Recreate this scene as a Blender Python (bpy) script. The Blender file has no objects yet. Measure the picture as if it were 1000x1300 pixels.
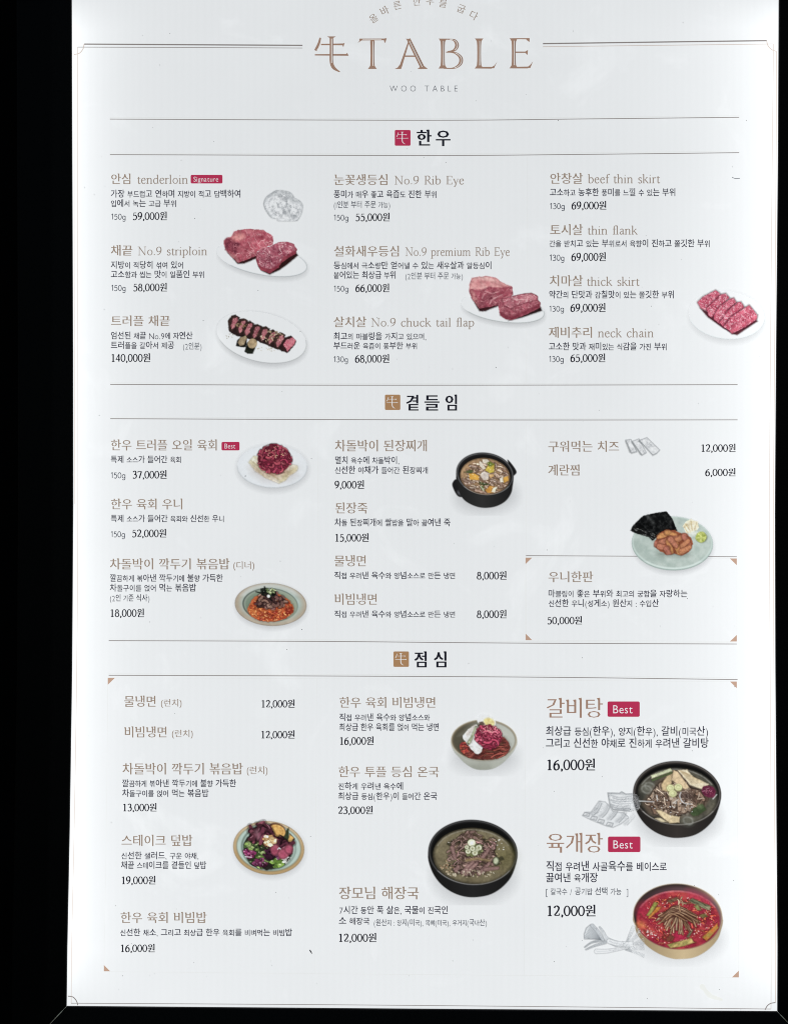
import bpy, math, random
import numpy as np
from mathutils import Vector, Matrix

# ------------------------------------------------------------------ camera, world, sun, exposure
S = bpy.context.scene
COL = S.collection
RX, RY = 0.787, 1024 / 1300          # photograph pixel -> render pixel
FPX = 1300 * RX                      # focal length in render pixels
D0 = 1.3                             # camera distance: one photograph pixel is about 1 mm on the board
BZ = 1.45                            # height of the board's centre above the ground
yaw, pitch = math.radians(0.8), math.radians(0.45)
view = Vector((-math.sin(yaw) * math.cos(pitch), math.cos(yaw) * math.cos(pitch), math.sin(pitch)))
CAM = Vector((0, 0, BZ)) - view * D0
cd = bpy.data.cameras.new('camera'); cam = bpy.data.objects.new('camera', cd); COL.objects.link(cam)
cd.sensor_fit = 'HORIZONTAL'; cd.sensor_width = 36; cd.lens = 36 * FPX / 787
cd.clip_start = 0.01; cd.clip_end = 200
cam.location = CAM
cam.rotation_euler = view.to_track_quat('-Z', 'Y').to_euler()
S.camera = cam
W = bpy.data.worlds.new("World"); S.world = W; W.use_nodes = True
nt = W.node_tree; bg = nt.nodes['Background']
sky = nt.nodes.new('ShaderNodeTexSky'); sky.sky_type = 'NISHITA'; sky.sun_disc = False
SE, SR = math.radians(14), math.radians(-35)     # low sun behind the board: its front is in shade
sky.sun_elevation = SE; sky.sun_rotation = SR
nt.links.new(sky.outputs[0], bg.inputs[0]); bg.inputs[1].default_value = 0.05
sl = bpy.data.lights.new('sun', 'SUN'); sl.energy = 0.5; sl.angle = math.radians(12); sl.color = (1, .95, .9)
sun = bpy.data.objects.new('sun', sl); COL.objects.link(sun)
sd = Vector((math.sin(SR) * math.cos(SE), math.cos(SR) * math.cos(SE), math.sin(SE)))   # towards the sun
sun.rotation_euler = (-sd).to_track_quat('-Z', 'Y').to_euler()
S.view_settings.view_transform = 'Standard'; S.view_settings.look = 'None'
S.view_settings.exposure = 0; S.view_settings.gamma = 1
S.render.film_transparent = False
S.cycles.transparent_max_bounces = 32
S.cycles.max_bounces = 6
S.cycles.pixel_filter_type = 'BLACKMAN_HARRIS'; S.cycles.filter_width = 1.05

ROT = np.array(cam.rotation_euler.to_matrix())
def at(px, py, d=0.0):
    """points of the board plane (d metres in front of the panel) seen at the photograph's pixels px, py"""
    px = np.asarray(px, float); py = np.asarray(py, float)
    v = np.stack([(px - 500) * RX / FPX, (650 - py) * RY / FPX, -np.ones_like(px)], -1) @ ROT.T
    t = (-d - CAM.y) / v[..., 1]
    return np.array(CAM) + v * t[..., None]

# ------------------------------------------------------------------ helpers
def lin(c):
    c = np.asarray(c, float) / 255
    return np.where(c <= .04045, c / 12.92, ((c + .055) / 1.055) ** 2.4)
def make_mesh(name, verts, faces, mat, parent=None, front=False):
    if front:                                                  # every face looks out of the board, towards -Y
        V = np.asarray(verts); out = []
        for f in faces:
            q = V[list(f)][:, (0, 2)]; n = np.roll(q, -1, 0)
            out.append(f if (q[:, 0] * n[:, 1] - n[:, 0] * q[:, 1]).sum() > 0 else f[::-1])
        faces = out
    m = bpy.data.meshes.new(name); m.from_pydata([tuple(v) for v in verts], [], faces); m.update()
    m.materials.append(mat)
    o = bpy.data.objects.new(name, m); COL.objects.link(o)
    if parent: o.parent = parent
    return o
def node(nt, t, **kw):
    n = nt.nodes.new(t)
    for k, v in kw.items(): setattr(n, k, v)
    return n
def math_node(nt, op, a, b=None, c=None, clamp=False):
    n = node(nt, 'ShaderNodeMath', operation=op, use_clamp=clamp)
    for i, x in enumerate((a, b, c)):
        if x is None: continue
        if isinstance(x, (int, float)): n.inputs[i].default_value = x
        else: nt.links.new(x, n.inputs[i])
    return n.outputs[0]

PL = at(92, 650)[0]; PR = at(984, 650)[0]; PT = at(500, -60)[2]; PB = at(500, 1280)[2]
# the light guide behind the sheet: LED strips run along the left and the right edge and stop short of the corners
LG = bpy.data.node_groups.new('light_guide', 'ShaderNodeTree')
LG.interface.new_socket('Light', in_out='OUTPUT', socket_type='NodeSocketColor')
def build_light_guide():
    g = LG; out = node(g, 'NodeGroupOutput'); geo = node(g, 'ShaderNodeNewGeometry')
    sp = node(g, 'ShaderNodeSeparateXYZ'); g.links.new(geo.outputs['Position'], sp.inputs[0])
    x, z = sp.outputs[0], sp.outputs[2]
    def fall(edge, sign, k):
        d = math_node(g, 'MULTIPLY', math_node(g, 'SUBTRACT', x, edge), sign)
        return math_node(g, 'EXPONENT', math_node(g, 'MULTIPLY', math_node(g, 'MAXIMUM', d, 0.0), -1.0 / k))
    zt = at(92, 22)[2]; zb = at(92, 1246)[2]
    ends = math_node(g, 'MULTIPLY',
                     math_node(g, 'DIVIDE', math_node(g, 'SUBTRACT', zt + .03, z), .05, clamp=True),
                     math_node(g, 'DIVIDE', math_node(g, 'SUBTRACT', z, zb - .03), .07, clamp=True))
    ends = math_node(g, 'SMOOTH_MIN', ends, 1.0, .1)
    L = math_node(g, 'ADD', math_node(g, 'MULTIPLY', fall(PL, 1.0, .032), .30), math_node(g, 'MULTIPLY', fall(PR, -1.0, .058), .30))
    L = math_node(g, 'ADD', math_node(g, 'MULTIPLY', L, ends),
                  math_node(g, 'ADD', math_node(g, 'MULTIPLY', fall(PL, 1.0, .16), .05), math_node(g, 'MULTIPLY', fall(PR, -1.0, .2), .08)))
    # slightly dimmer near the top and weak cloudy unevenness painted in for surface reflections, fine vertical ribs of the light guide
    low = math_node(g, 'MULTIPLY', math_node(g, 'DIVIDE', math_node(g, 'SUBTRACT', BZ + .45, z), 1.1, clamp=True), .075)
    L = math_node(g, 'ADD', L, low)
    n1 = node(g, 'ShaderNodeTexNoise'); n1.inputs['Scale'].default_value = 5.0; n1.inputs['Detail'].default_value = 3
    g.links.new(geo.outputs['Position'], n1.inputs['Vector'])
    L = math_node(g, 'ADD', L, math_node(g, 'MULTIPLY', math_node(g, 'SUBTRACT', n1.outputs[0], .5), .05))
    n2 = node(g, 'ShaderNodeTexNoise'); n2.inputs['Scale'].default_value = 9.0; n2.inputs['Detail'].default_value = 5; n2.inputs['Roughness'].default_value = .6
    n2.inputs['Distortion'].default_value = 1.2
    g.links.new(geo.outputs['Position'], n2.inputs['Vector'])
    L = math_node(g, 'ADD', L, math_node(g, 'MULTIPLY', math_node(g, 'MULTIPLY', math_node(g, 'SUBTRACT', n2.outputs[0], .58), 6.0, clamp=True), .055))  # bright patches: reflections on the board's front, painted into the emission
    rib = math_node(g, 'MULTIPLY', math_node(g, 'SINE', math_node(g, 'MULTIPLY', x, 2 * math.pi / .0092)), .004)
    L = math_node(g, 'ADD', L, rib)
    L = math_node(g, 'ADD', L, .725)
    c = node(g, 'ShaderNodeCombineColor')
    g.links.new(math_node(g, 'MULTIPLY', L, .978), c.inputs[0])
    g.links.new(math_node(g, 'MULTIPLY', L, 1.0), c.inputs[1])
    g.links.new(math_node(g, 'MULTIPLY', math_node(g, 'ADD', L, .004), 1.010), c.inputs[2])
    g.links.new(c.outputs[0], out.inputs[0])
build_light_guide()

def backlit(name, color=(1, 1, 1), attr=False, spec=.1, grain=0):
    """ink on the translucent sheet: the light guide shines through it, daylight falls on it"""
    m = bpy.data.materials.new(name); m.use_nodes = True; t = m.node_tree
    p = t.nodes['Principled BSDF']; out = t.nodes['Material Output']
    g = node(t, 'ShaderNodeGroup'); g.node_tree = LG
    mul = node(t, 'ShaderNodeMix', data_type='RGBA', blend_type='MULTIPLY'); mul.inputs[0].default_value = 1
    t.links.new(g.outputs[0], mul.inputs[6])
    p.inputs['Roughness'].default_value = .5; p.inputs['Specular IOR Level'].default_value = spec
    if attr:
        a = node(t, 'ShaderNodeAttribute', attribute_name='ink')
        t.links.new(a.outputs['Color'], mul.inputs[7]); t.links.new(a.outputs['Color'], p.inputs['Base Color'])
        t.links.new(a.outputs['Alpha'], p.inputs['Alpha'])
    else:
        rgb = node(t, 'ShaderNodeRGB'); rgb.outputs[0].default_value = (*color, 1)
        src = rgb.outputs[0]
        if grain:
            tc = node(t, 'ShaderNodeNewGeometry')
            n = node(t, 'ShaderNodeTexNoise'); n.inputs['Scale'].default_value = 420; n.inputs['Detail'].default_value = 4
            t.links.new(tc.outputs['Position'], n.inputs['Vector'])
            n2 = node(t, 'ShaderNodeTexNoise'); n2.inputs['Scale'].default_value = 13; n2.inputs['Detail'].default_value = 7
            n2.inputs['Roughness'].default_value = .65
            t.links.new(tc.outputs['Position'], n2.inputs['Vector'])
            v = math_node(t, 'ADD', math_node(t, 'MULTIPLY', math_node(t, 'SUBTRACT', n.outputs[0], .5), grain),
                          math_node(t, 'MULTIPLY', math_node(t, 'SUBTRACT', n2.outputs[0], .5), grain))
            v = math_node(t, 'ADD', v, 1.0)
            sc = node(t, 'ShaderNodeVectorMath', operation='SCALE'); t.links.new(src, sc.inputs[0]); t.links.new(v, sc.inputs[3])
            src = sc.outputs[0]
        t.links.new(src, mul.inputs[7]); t.links.new(src, p.inputs['Base Color'])
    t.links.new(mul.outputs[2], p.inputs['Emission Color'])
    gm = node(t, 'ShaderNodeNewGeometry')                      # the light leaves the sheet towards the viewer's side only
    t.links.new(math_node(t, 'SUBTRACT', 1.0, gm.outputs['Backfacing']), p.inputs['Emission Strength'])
    hs = node(t, 'ShaderNodeMix', data_type='RGBA', blend_type='MULTIPLY'); hs.inputs[0].default_value = 1
    t.links.new(p.inputs['Base Color'].links[0].from_socket, hs.inputs[6]); hs.inputs[7].default_value = (.4, .4, .4, 1)
    t.links.new(hs.outputs[2], p.inputs['Base Color'])
    return m
PAPER = np.array([.975, 1.0, 1.02]) * .75
def ink(c): return tuple(np.clip(lin(c) / PAPER, 0, 1))
def plain(name, color, rough=.5, metal=0, spec=.5, noise=None):
    m = bpy.data.materials.new(name); m.use_nodes = True; t = m.node_tree; p = t.nodes['Principled BSDF']
    p.inputs['Base Color'].default_value = (*color, 1); p.inputs['Roughness'].default_value = rough
    p.inputs['Metallic'].default_value = metal; p.inputs['Specular IOR Level'].default_value = spec
    if noise:
        n = node(t, 'ShaderNodeTexNoise'); n.inputs['Scale'].default_value = noise; n.inputs['Detail'].default_value = 5
        tc = node(t, 'ShaderNodeNewGeometry'); t.links.new(tc.outputs['Position'], n.inputs['Vector'])
        r = node(t, 'ShaderNodeMapRange'); r.inputs[3].default_value = rough - .12; r.inputs[4].default_value = rough + .12
        t.links.new(n.outputs[0], r.inputs[0]); t.links.new(r.outputs[0], p.inputs['Roughness'])
        b = node(t, 'ShaderNodeBump'); b.inputs['Strength'].default_value = .05; b.inputs['Distance'].default_value = .001
        t.links.new(n.outputs[0], b.inputs['Height']); t.links.new(b.outputs[0], p.inputs['Normal'])
    return m
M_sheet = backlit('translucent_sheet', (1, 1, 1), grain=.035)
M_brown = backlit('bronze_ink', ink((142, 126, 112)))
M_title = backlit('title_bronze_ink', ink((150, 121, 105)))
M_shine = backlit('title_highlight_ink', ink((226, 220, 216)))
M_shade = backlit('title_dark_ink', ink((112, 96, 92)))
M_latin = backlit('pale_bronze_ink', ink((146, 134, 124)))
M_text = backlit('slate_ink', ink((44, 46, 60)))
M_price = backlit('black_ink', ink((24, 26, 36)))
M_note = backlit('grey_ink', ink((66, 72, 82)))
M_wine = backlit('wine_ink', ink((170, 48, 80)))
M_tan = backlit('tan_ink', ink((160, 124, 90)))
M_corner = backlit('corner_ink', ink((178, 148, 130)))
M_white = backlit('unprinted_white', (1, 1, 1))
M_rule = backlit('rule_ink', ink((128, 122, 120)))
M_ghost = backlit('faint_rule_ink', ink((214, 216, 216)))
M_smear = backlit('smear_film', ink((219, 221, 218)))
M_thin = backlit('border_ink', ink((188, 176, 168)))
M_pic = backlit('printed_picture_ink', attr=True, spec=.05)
M_frame = plain('black_aluminium', (.0035, .0035, .0038), .55, 0, .12, noise=300)
M_cut = plain('bare_aluminium', (.8, .8, .8), .3, 1)
M_wall = plain('dark_wall_paint', (.004, .004, .004), .9, 0, .05, noise=60)
M_dirt = plain('dirt', (.012, .011, .01), .8, 0, .2)
M_dirt2 = plain('pale_dirt', (.22, .21, .19), .8, 0, .2)

BOARD = bpy.data.objects.new('menu_board', None); COL.objects.link(BOARD)
BOARD['label'] = 'tall white backlit restaurant menu board in a black frame with printed Korean dishes and prices'
BOARD['category'] = 'menu board'
BOARD.location = (0, 0, 0); BOARD.empty_display_size = .1

# ------------------------------------------------------------------ wall, panel and frame
w0 = [(-3, .075, 0), (3, .075, 0), (3, .075, 3.4), (-3, .075, 3.4), (-3, .2, 0), (3, .2, 0), (3, .2, 3.4), (-3, .2, 3.4)]
BOXF = [(0, 1, 2, 3), (7, 6, 5, 4), (0, 4, 5, 1), (1, 5, 6, 2), (2, 6, 7, 3), (3, 7, 4, 0)]
wall = make_mesh('wall', w0, BOXF, M_wall); wall['kind'] = 'structure'

LEFT = [(91.3, -60), (91.5, 0), (92.2, 200), (93.2, 450), (93.4, 640), (92, 850), (89, 1050), (86, 1200), (85, 1276.6)]
RIGHT = [(988, -60), (987.8, 0), (986.8, 200), (984.4, 450), (983, 650), (983.6, 850), (985, 1050), (986.2, 1200), (986, 1283.2)]
def edge_x(tab, y): return float(np.interp(y, [p[1] for p in tab], [p[0] for p in tab]))
def build_panel():
    v, f = [], []
    for i in range(9):
        for (x, y) in ((LEFT[i][0] - 4, LEFT[i][1] + (4 if i == 8 else 0)), (RIGHT[i][0] + 4, RIGHT[i][1] + (4 if i == 8 else 0))):
            a = at(x, y); v.append(a); v.append(a + np.array([0, .006, 0]))
    for i in range(8):
        a = 4 * i; f += [(a, a + 4, a + 6, a + 2)]
    f += [(1, 3, 35, 33), (0, 2, 3, 1), (32, 33, 35, 34)] + [(4 * i, 4 * i + 1, 4 * i + 5, 4 * i + 4) for i in range(8)] + [(4 * i + 2, 4 * i + 6, 4 * i + 7, 4 * i + 3) for i in range(8)]
    make_mesh('backlit_sheet', v, f, M_sheet, BOARD)
build_panel()

def build_frame():
    # profile stations: offset outward in pixels, height in front of the sheet
    prof = [(-.0, .0006), (0, .0034), (1.2, .0044), (21, .0125), (23.5, .0132), (64, .0132), (66, .0118), (66, -.07)]
    def dirs(side, i, n):
        return {'left': (-1, 0), 'right': (1, 0), 'bottom': (0, 1), 'top': (0, -1)}[side]
    BL, BR, TR, TL = LEFT[-1], RIGHT[-1], RIGHT[0], LEFT[0]
    sides = {'left': LEFT, 'right': RIGHT, 'bottom': [BL, ((BL[0] + BR[0]) / 2, 1280.2), BR], 'top': [TL, TR]}
    G = .25
    for side, path in sides.items():
        v, f = [], []; n = len(path)
        for i, (x, y) in enumerate(path):
            for (o, h) in prof:
                dx, dy = dirs(side, i, n); X, Y = x + dx * o, y + dy * o
                if i == 0 or i == n - 1:                     # mitred ends, a hair short so that the seam shows
                    e = o - G
                    if side in ('left', 'right'): Y = y + (-e if i == 0 else e)
                    else: X = x + (-e if i == 0 else e)
                a = at(X, Y); a[1] = -h; v.append(a)
        k = len(prof)
        for i in range(n - 1):
            for j in range(k - 1):
                q = (i * k + j, (i + 1) * k + j, (i + 1) * k + j + 1, i * k + j + 1)
                f.append(q)
        f.append(tuple(range(k))); f.append(tuple(range((n - 1) * k, n * k))[::-1])
        o = make_mesh('frame_side', v, f, M_frame, BOARD)
    # bright bare metal where the mitres meet
    for (c, sx, sy, far) in ((BL, -1, 1, 21), (BR, 1, 1, 13.5)):
        v = []
        for t, w in ((0, .45), (far * .45, .5), (far, .1)):
            h = np.interp(t, [p[0] for p in prof[1:6]], [p[1] for p in prof[1:6]]) + .0004
            for s in (-1, 1):
                a = at(c[0] + sx * t + s * w * .7, c[1] + sy * t + s * w * .7 * (-sx * sy)); a[1] = -h; v.append(a)
        make_mesh('mitre_seam', v, [(0, 1, 3, 2), (2, 3, 5, 4)], M_cut, BOARD)
build_frame()

# ------------------------------------------------------------------ flat ink shapes
class Ink:
    """flat polygons in photograph pixels; each lies a few micrometres over the one before"""
    def __init__(s): s.v = []; s.f = []; s.k = 0
    def poly(s, pts):
        n = len(s.v); s.k += 1
        s.v += [(x, y, s.k) for x, y in pts]; s.f.append(tuple(range(n, n + len(pts))))
    def ribbon(s, pts, w, cap=0):
        pts = [np.array(p, float) for p in pts]
        if np.isscalar(w): w = [w] * len(pts)
        n = len(s.v); s.k += 1; m = len(pts)
        for i, p in enumerate(pts):
            t = pts[min(i + 1, m - 1)] - pts[max(i - 1, 0)]; L = np.hypot(*t) or 1; t = t / L
            q = p + (t * cap if i == m - 1 else -t * cap if i == 0 else 0)
            nn = np.array([-t[1], t[0]]) * w[i] / 2
            s.v += [(*(q + nn), s.k), (*(q - nn), s.k)]
        for i in range(m - 1): s.f.append((n + 2 * i, n + 2 * i + 1, n + 2 * i + 3, n + 2 * i + 2))
    def build(s, name, mat, d=.0003, label=None, parent=None):
        if not s.v: return None
        a = np.array(s.v); P = at(a[:, 0], a[:, 1], d); P[:, 1] -= (a[:, 2] % 64) * 6e-6
        P2 = P
        o = make_mesh(name, P2, s.f, mat, parent or BOARD, True)
        if label: o['label'] = label
        return o
def smooth(pts, n=5, closed=False):
    P = [np.array(p, float) for p in pts]
    m = len(P); out = []
    rng = range(m if closed else m - 1)
    for i in rng:
        if closed: p0, p1, p2, p3 = P[i - 1], P[i], P[(i + 1) % m], P[(i + 2) % m]
        else: p0, p1, p2, p3 = P[max(i - 1, 0)], P[i], P[i + 1], P[min(i + 2, m - 1)]
        for j in range(n):
            t = j / n
            out.append(.5 * ((2 * p1) + (-p0 + p2) * t + (2 * p0 - 5 * p1 + 4 * p2 - p3) * t * t + (-p0 + 3 * p1 - 3 * p2 + p3) * t ** 3))
    out.append(P[0] if closed else P[-1])
    return out

# ------------------------------------------------------------------ a stroke alphabet (em units, y up)
# every glyph is a list of ('r', points, widths) ribbons and ('p', points) polygons
class Pen:
    def __init__(s, thin, thick, serif): s.thin, s.thick, s.serif = thin, thick, serif
def seg(pen, out, a, b, w=None, cap=None):
    (x0, y0), (x1, y1) = a, b
    if w is None:
        ang = abs(math.atan2(y1 - y0, x1 - x0)); w = pen.thin + (pen.thick - pen.thin) * abs(math.sin(ang))
    c = w / 2 * .9 if cap is None else cap
    L = math.hypot(x1 - x0, y1 - y0) or 1; dx, dy = (x1 - x0) / L * c, (y1 - y0) / L * c
    out.append(('r', [(x0 - dx, y0 - dy), (x1 + dx, y1 + dy)], [w, w]))
def curve(pen, out, pts, taper=False, closed=False, thin=False, ang0=0.0):
    P = smooth(pts, 6, closed); W = []
    m = len(P)
    for i in range(m):
        t = P[(i + 1) % m if closed else min(i + 1, m - 1)] - P[i - 1 if closed else max(i - 1, 0)]
        a = math.atan2(t[1], t[0]) - ang0
        w = pen.thin if thin else pen.thin + (pen.thick - pen.thin) * abs(math.sin(a))
        if taper: w = w * (1.05 - .55 * i / (m - 1))
        W.append(w)
    if closed: W[-1] = W[0]
    out.append(('r', P, W))
def ring(pen, out, cx, cy, rx, ry):
    n = 20
    P = [np.array((cx + rx * math.cos(2 * math.pi * i / n), cy + ry * math.sin(2 * math.pi * i / n))) for i in range(n + 1)]
    W = [pen.thin + (pen.thick - pen.thin) * abs(math.cos(2 * math.pi * i / n)) * .8 for i in range(n + 1)]
    q = []
    for i in range(n):                       # closed band
        a, b = 2 * math.pi * i / n, 2 * math.pi * (i + 1) / n
        q.append([(cx + (rx + s * W[j] / 2) * math.cos(t), cy + (ry + s * W[j] / 2) * math.sin(t))
                  for (s, t, j) in ((1, a, i), (1, b, i + 1), (-1, b, i + 1), (-1, a, i))])
    for k in q: out.append(('q', k))
def stem(pen, out, x, y0, y1):
    seg(pen, out, (x, y0), (x, y1), cap=0)
    if pen.serif:
        w = pen.thick / 2
        out.append(('p', [(x - w - .055, y1 + .005), (x - w, y1 - .07), (x + w, y1 - .04), (x + w, y1 + .03), (x - w, y1 + .012)]))
def bar(pen, out, x0, x1, y):
    seg(pen, out, (x0, y), (x1, y), cap=0)
    if pen.serif: out.append(('p', [(x1 - .1, y + pen.thin / 2), (x1, y - pen.thin / 2), (x1 + .012, y + pen.thin / 2), (x1 - .03, y + pen.thin / 2 + .035)]))
# outlines of the Korean syllables, taken from Blender's built-in lettering: closed loops, one per contour
def read_outlines(chars):
    c = bpy.data.curves.new('lettering', 'FONT'); c.body = "\n".join(chars); c.resolution_u = 2; c.space_line = 3
    o = bpy.data.objects.new('lettering', c); COL.objects.link(o)
    ev = o.evaluated_get(bpy.context.evaluated_depsgraph_get()); m = ev.to_mesh()
    V = [(v.co.x, v.co.y) for v in m.vertices]; E = set()
    for p in m.polygons:
        q = list(p.vertices)
        for a, b in zip(q, q[1:] + q[:1]): E.add((a, b))
    nxt = {}
    for a, b in E:
        if (b, a) not in E: nxt.setdefault(a, []).append(b)
    res = {ch: [[], [], []] for ch in chars}; home = {}                   # points, faces, loops of point numbers
    for p in m.polygons:
        k = round((V[p.vertices[0]][1] - .37) / -3); g = res[chars[k]]
        for t in p.vertices:
            if t not in home: home[t] = len(g[0]); g[0].append((V[t][0], V[t][1] + 3 * k))
        g[1].append(tuple(home[t] for t in p.vertices))
    while nxt:
        L = [next(iter(nxt))]
        while True:
            n = nxt[L[-1]].pop()
            if not nxt[L[-1]]: del nxt[L[-1]]
            if n == L[0]: break
            L.append(n)
        res[chars[round((V[L[0]][1] - .37) / -3)]][2].append([home[t] for t in L])
    ev.to_mesh_clear(); bpy.data.objects.remove(o); return res
OUTL = {}
# per style: outward shift of upright edges, of level edges, serifs
CUT = {'D': (.018, .015, 0), 'N': (.012, .010, 0), 'NB': (.016, .014, 0), 'H': (.017, -.002, 1), 'HS': (.008, -.003, 1), 'HB': (.012, -.012, 1), 'P': (.032, .006, 1), 'X': (.040, .008, 1), 'A': (.0, -.006, 1)}
def hangul(style, ch):
    dx, dy, serif = CUT[style]; fl = []; pts, faces, loops = OUTL[ch]; V = np.array(pts)
    for idx in loops:
        L = np.array([pts[t] for t in idx])
        e = np.roll(L, -1, 0) - L; ln = np.hypot(e[:, 0], e[:, 1]) + 1e-9; n = np.stack([e[:, 1], -e[:, 0]], 1) / ln[:, None]   # right-hand normal points outwards
        m = n + np.roll(n, 1, 0); m /= np.maximum(np.hypot(m[:, 0], m[:, 1]), .45)[:, None]
        Q = L + m * np.array([dx, dy]); V[idx] = Q
        if serif:
            k = len(L)
            for i in range(k):
                a, b = Q[i], Q[(i + 1) % k]; c = Q[(i + 2) % k]; z = Q[i - 1]
                # the square top of an upright: level edge running right to left, uprights on both sides
                if n[i][1] > .95 and .045 < ln[i] < .12 and b[0] < a[0] and b[1] - c[1] > .2 and abs(b[0] - c[0]) < .02 and abs(a[0] - z[0]) < .02 and b[1] > .6:
                    fl.append([(b[0] - .062, b[1] + .006), (b[0], b[1] - .105), (b[0] + .03, b[1] - .03), (a[0], a[1] + .03), (b[0], b[1] + .012)])
    o = [('m', [(x * 1.06, (y + .085) * 1.05) for x, y in V], faces)]
    o += [('p', [(x * 1.06, (y + .085) * 1.05) for x, y in f]) for f in fl]
    return 1.0, o
# Latin and digits with serifs, centre lines in hundredths of an em.  c curve, l straight, t thin straight, s foot serif, o ring, d dot
LAT = {
 'a': (42, 'c 10,35 18,44 29,41 31,30 31,9 36,1 41,4|c 31,27 16,22 8,11 16,0 26,3 31,11'),
 'b': (50, 'l 11,70 11,2|t 4,68 11,70|c 11,33 22,43 36,40 43,22 34,3 20,0 11,4'),
 '1g': (36, 't 10,58 22,68|l 22,68 22,0'), 'gg': (52, 'o 25,21 17.5,21.5|l 42,43 42,-8|c 42,-6 37,-20 22,-23 9,-17'),
 'c': (42, 'c 38,36 28,44 14,38 7,22 14,4 26,-1 39,8|d 36,35 5'),
 'd': (50, 'c 39,37 28,43 14,38 7,21 14,3 26,0 39,8|l 39,70 39,2|t 32,68 39,70|t 39,2 46,3'),
 'e': (43, 't 9,25 36,28|c 36,28 32,41 22,44 12,38 7,22 14,4 26,-1 38,8'),
 'f': (27, 'c 36,66 29,71 20,67 15,54 15,30 15,0|t 6,43 28,43|s 15,0 19'),
 'h': (51, 'l 11,70 11,0|t 4,68 11,70|c 11,31 22,42 33,42 39,33 39,16 39,0|s 11,0 18|s 39,0 17'),
 'i': (25, 'l 12,43 12,0|t 5,40 12,43|s 12,0 18|d 12,62 8'),
 'k': (49, 'l 11,70 11,0|t 4,68 11,70|t 37,43 13,21|l 21,28 43,1|s 11,0 18|s 36,43 15|s 43,0 13'),
 'l': (25, 'l 12,70 12,0|t 5,68 12,70|s 12,0 18'),
 'm': (78, 'l 11,43 11,0|t 4,41 11,43|c 11,31 21,42 31,42 37,33 37,16 37,0|c 37,31 48,42 58,42 64,33 64,16 64,0|s 11,0 17|s 37,0 16|s 65,0 17'),
 'n': (51, 'l 11,43 11,0|t 4,41 11,43|c 11,31 22,42 33,42 39,33 39,16 39,0|s 11,0 18|s 39,0 17'),
 'o': (49, 'o 24.5,21.5 17.5,21.5'),
 'p': (50, 'l 11,43 11,-22|t 4,41 11,43|s 11,-22 18|c 11,33 22,43 36,40 43,22 34,3 20,0 11,4'),
 'r': (34, 'l 11,43 11,0|t 4,41 11,43|s 11,0 19|c 11,29 17,40 26,43 31,40|d 30,40 6'),
 's': (36, 'c 30,36 24,43 15,43 9,35 12,27 24,20 31,12 26,1 15,-1 7,7'),
 't': (30, 'c 14,54 14,30 14,8 20,-1 29,5|t 6,43 27,43'),
 'u': (51, 'c 11,43 11,25 11,10 18,0 28,1 38,11|l 39,43 39,2|t 4,43 11,43|t 32,43 39,43|t 39,2 46,3'),
 'y': (45, 'l 8,43 24,3|t 39,43 24,3|c 24,3 17,-17 7,-21|s 8,43 15|s 39,43 13'),
 'N': (74, 't 14,68 14,0|l 13,67 60,0|t 60,68 60,0|s 10,68 16|s 14,0 20|s 60,68 20'),
 'R': (60, 'l 15,68 15,0|c 15,67 36,68 46,52 37,36 15,35|l 29,35 55,0|s 15,0 20|s 11,68 14|s 57,0 12'),
 'E': (56, 'l 15,68 15,0|t 7,67 48,67|t 48,67 49,57|t 15,35 40,35|t 7,1 49,1|t 49,1 52,13'),
 '0': (50, 'o 25,33 19,33'), '1': (50, 'l 27,66 27,0|s 27,0 28|t 14,60 27,66'),
 '2': (50, 'c 8,52 14,63 27,66 39,56 37,41 24,21 9,4|l 8,2.5 41,2.5|t 41,3 44,13'),
 '3': (50, 'c 9,57 16,65 28,66 37,56 33,42 20,36|c 20,36 37,33 42,19 35,4 20,-1 7,5'),
 '4': (50, 't 33,66 5,20|l 5,19 46,19|l 34,66 34,0'),
 '5': (50, 'l 15,63 40,63|t 15,63 12,38|c 12,37 27,42 40,31 41,16 31,1 18,-1 7,5'),
 '6': (50, 'c 41,65 24,57 12,42 8,22 13,4 26,-1 39,7 42,22 36,36 24,39 10,28'),
 '7': (50, 'l 8,63 43,63|l 43,64 21,0|t 8,63 8,54'), '8': (50, 'o 25,50 13,15.5|o 25,17 18,18'),
 '9': (50, 'c 9,1 26,8 38,24 42,44 37,62 24,67 11,59 8,44 14,30 26,27 40,38'),
 ',': (22, 'd 11,4 11|c 14,5 14,-3 8,-11'), '.': (22, 'd 11,4 10'),
 '(': (30, 'c 25,74 13,52 13,10 25,-14'), ')': (30, 'c 5,74 17,52 17,10 5,-14'), ' ': (28, '')}
def latin(pen, ch):
    adv, s = LAT[ch]; o = []
    for st in s.split('|'):
        if not st: continue
        k, *r = st.split(' ')
        P = [tuple(float(t) / 100 for t in q.split(',')) for q in r if ',' in q]
        if k == 'c': curve(pen, o, P, ang0=.25)
        elif k == 'l':
            for a, b in zip(P[:-1], P[1:]): seg(pen, o, a, b, cap=0)
        elif k == 't': seg(pen, o, P[0], P[1], pen.thin, cap=pen.thin / 2)
        elif k == 's':
            h = float(r[1]) / 200; seg(pen, o, (P[0][0] - h, P[0][1]), (P[0][0] + h, P[0][1]), pen.thin, cap=0)
        elif k == 'o': ring(pen, o, *P[0], *P[1])
        elif k == 'd':
            q = float(r[1]) / 200; o.append(('p', [(P[0][0] + q * math.cos(t * math.pi / 4), P[0][1] + q * math.sin(t * math.pi / 4)) for t in range(8)]))
    return adv / 100, o
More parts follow.
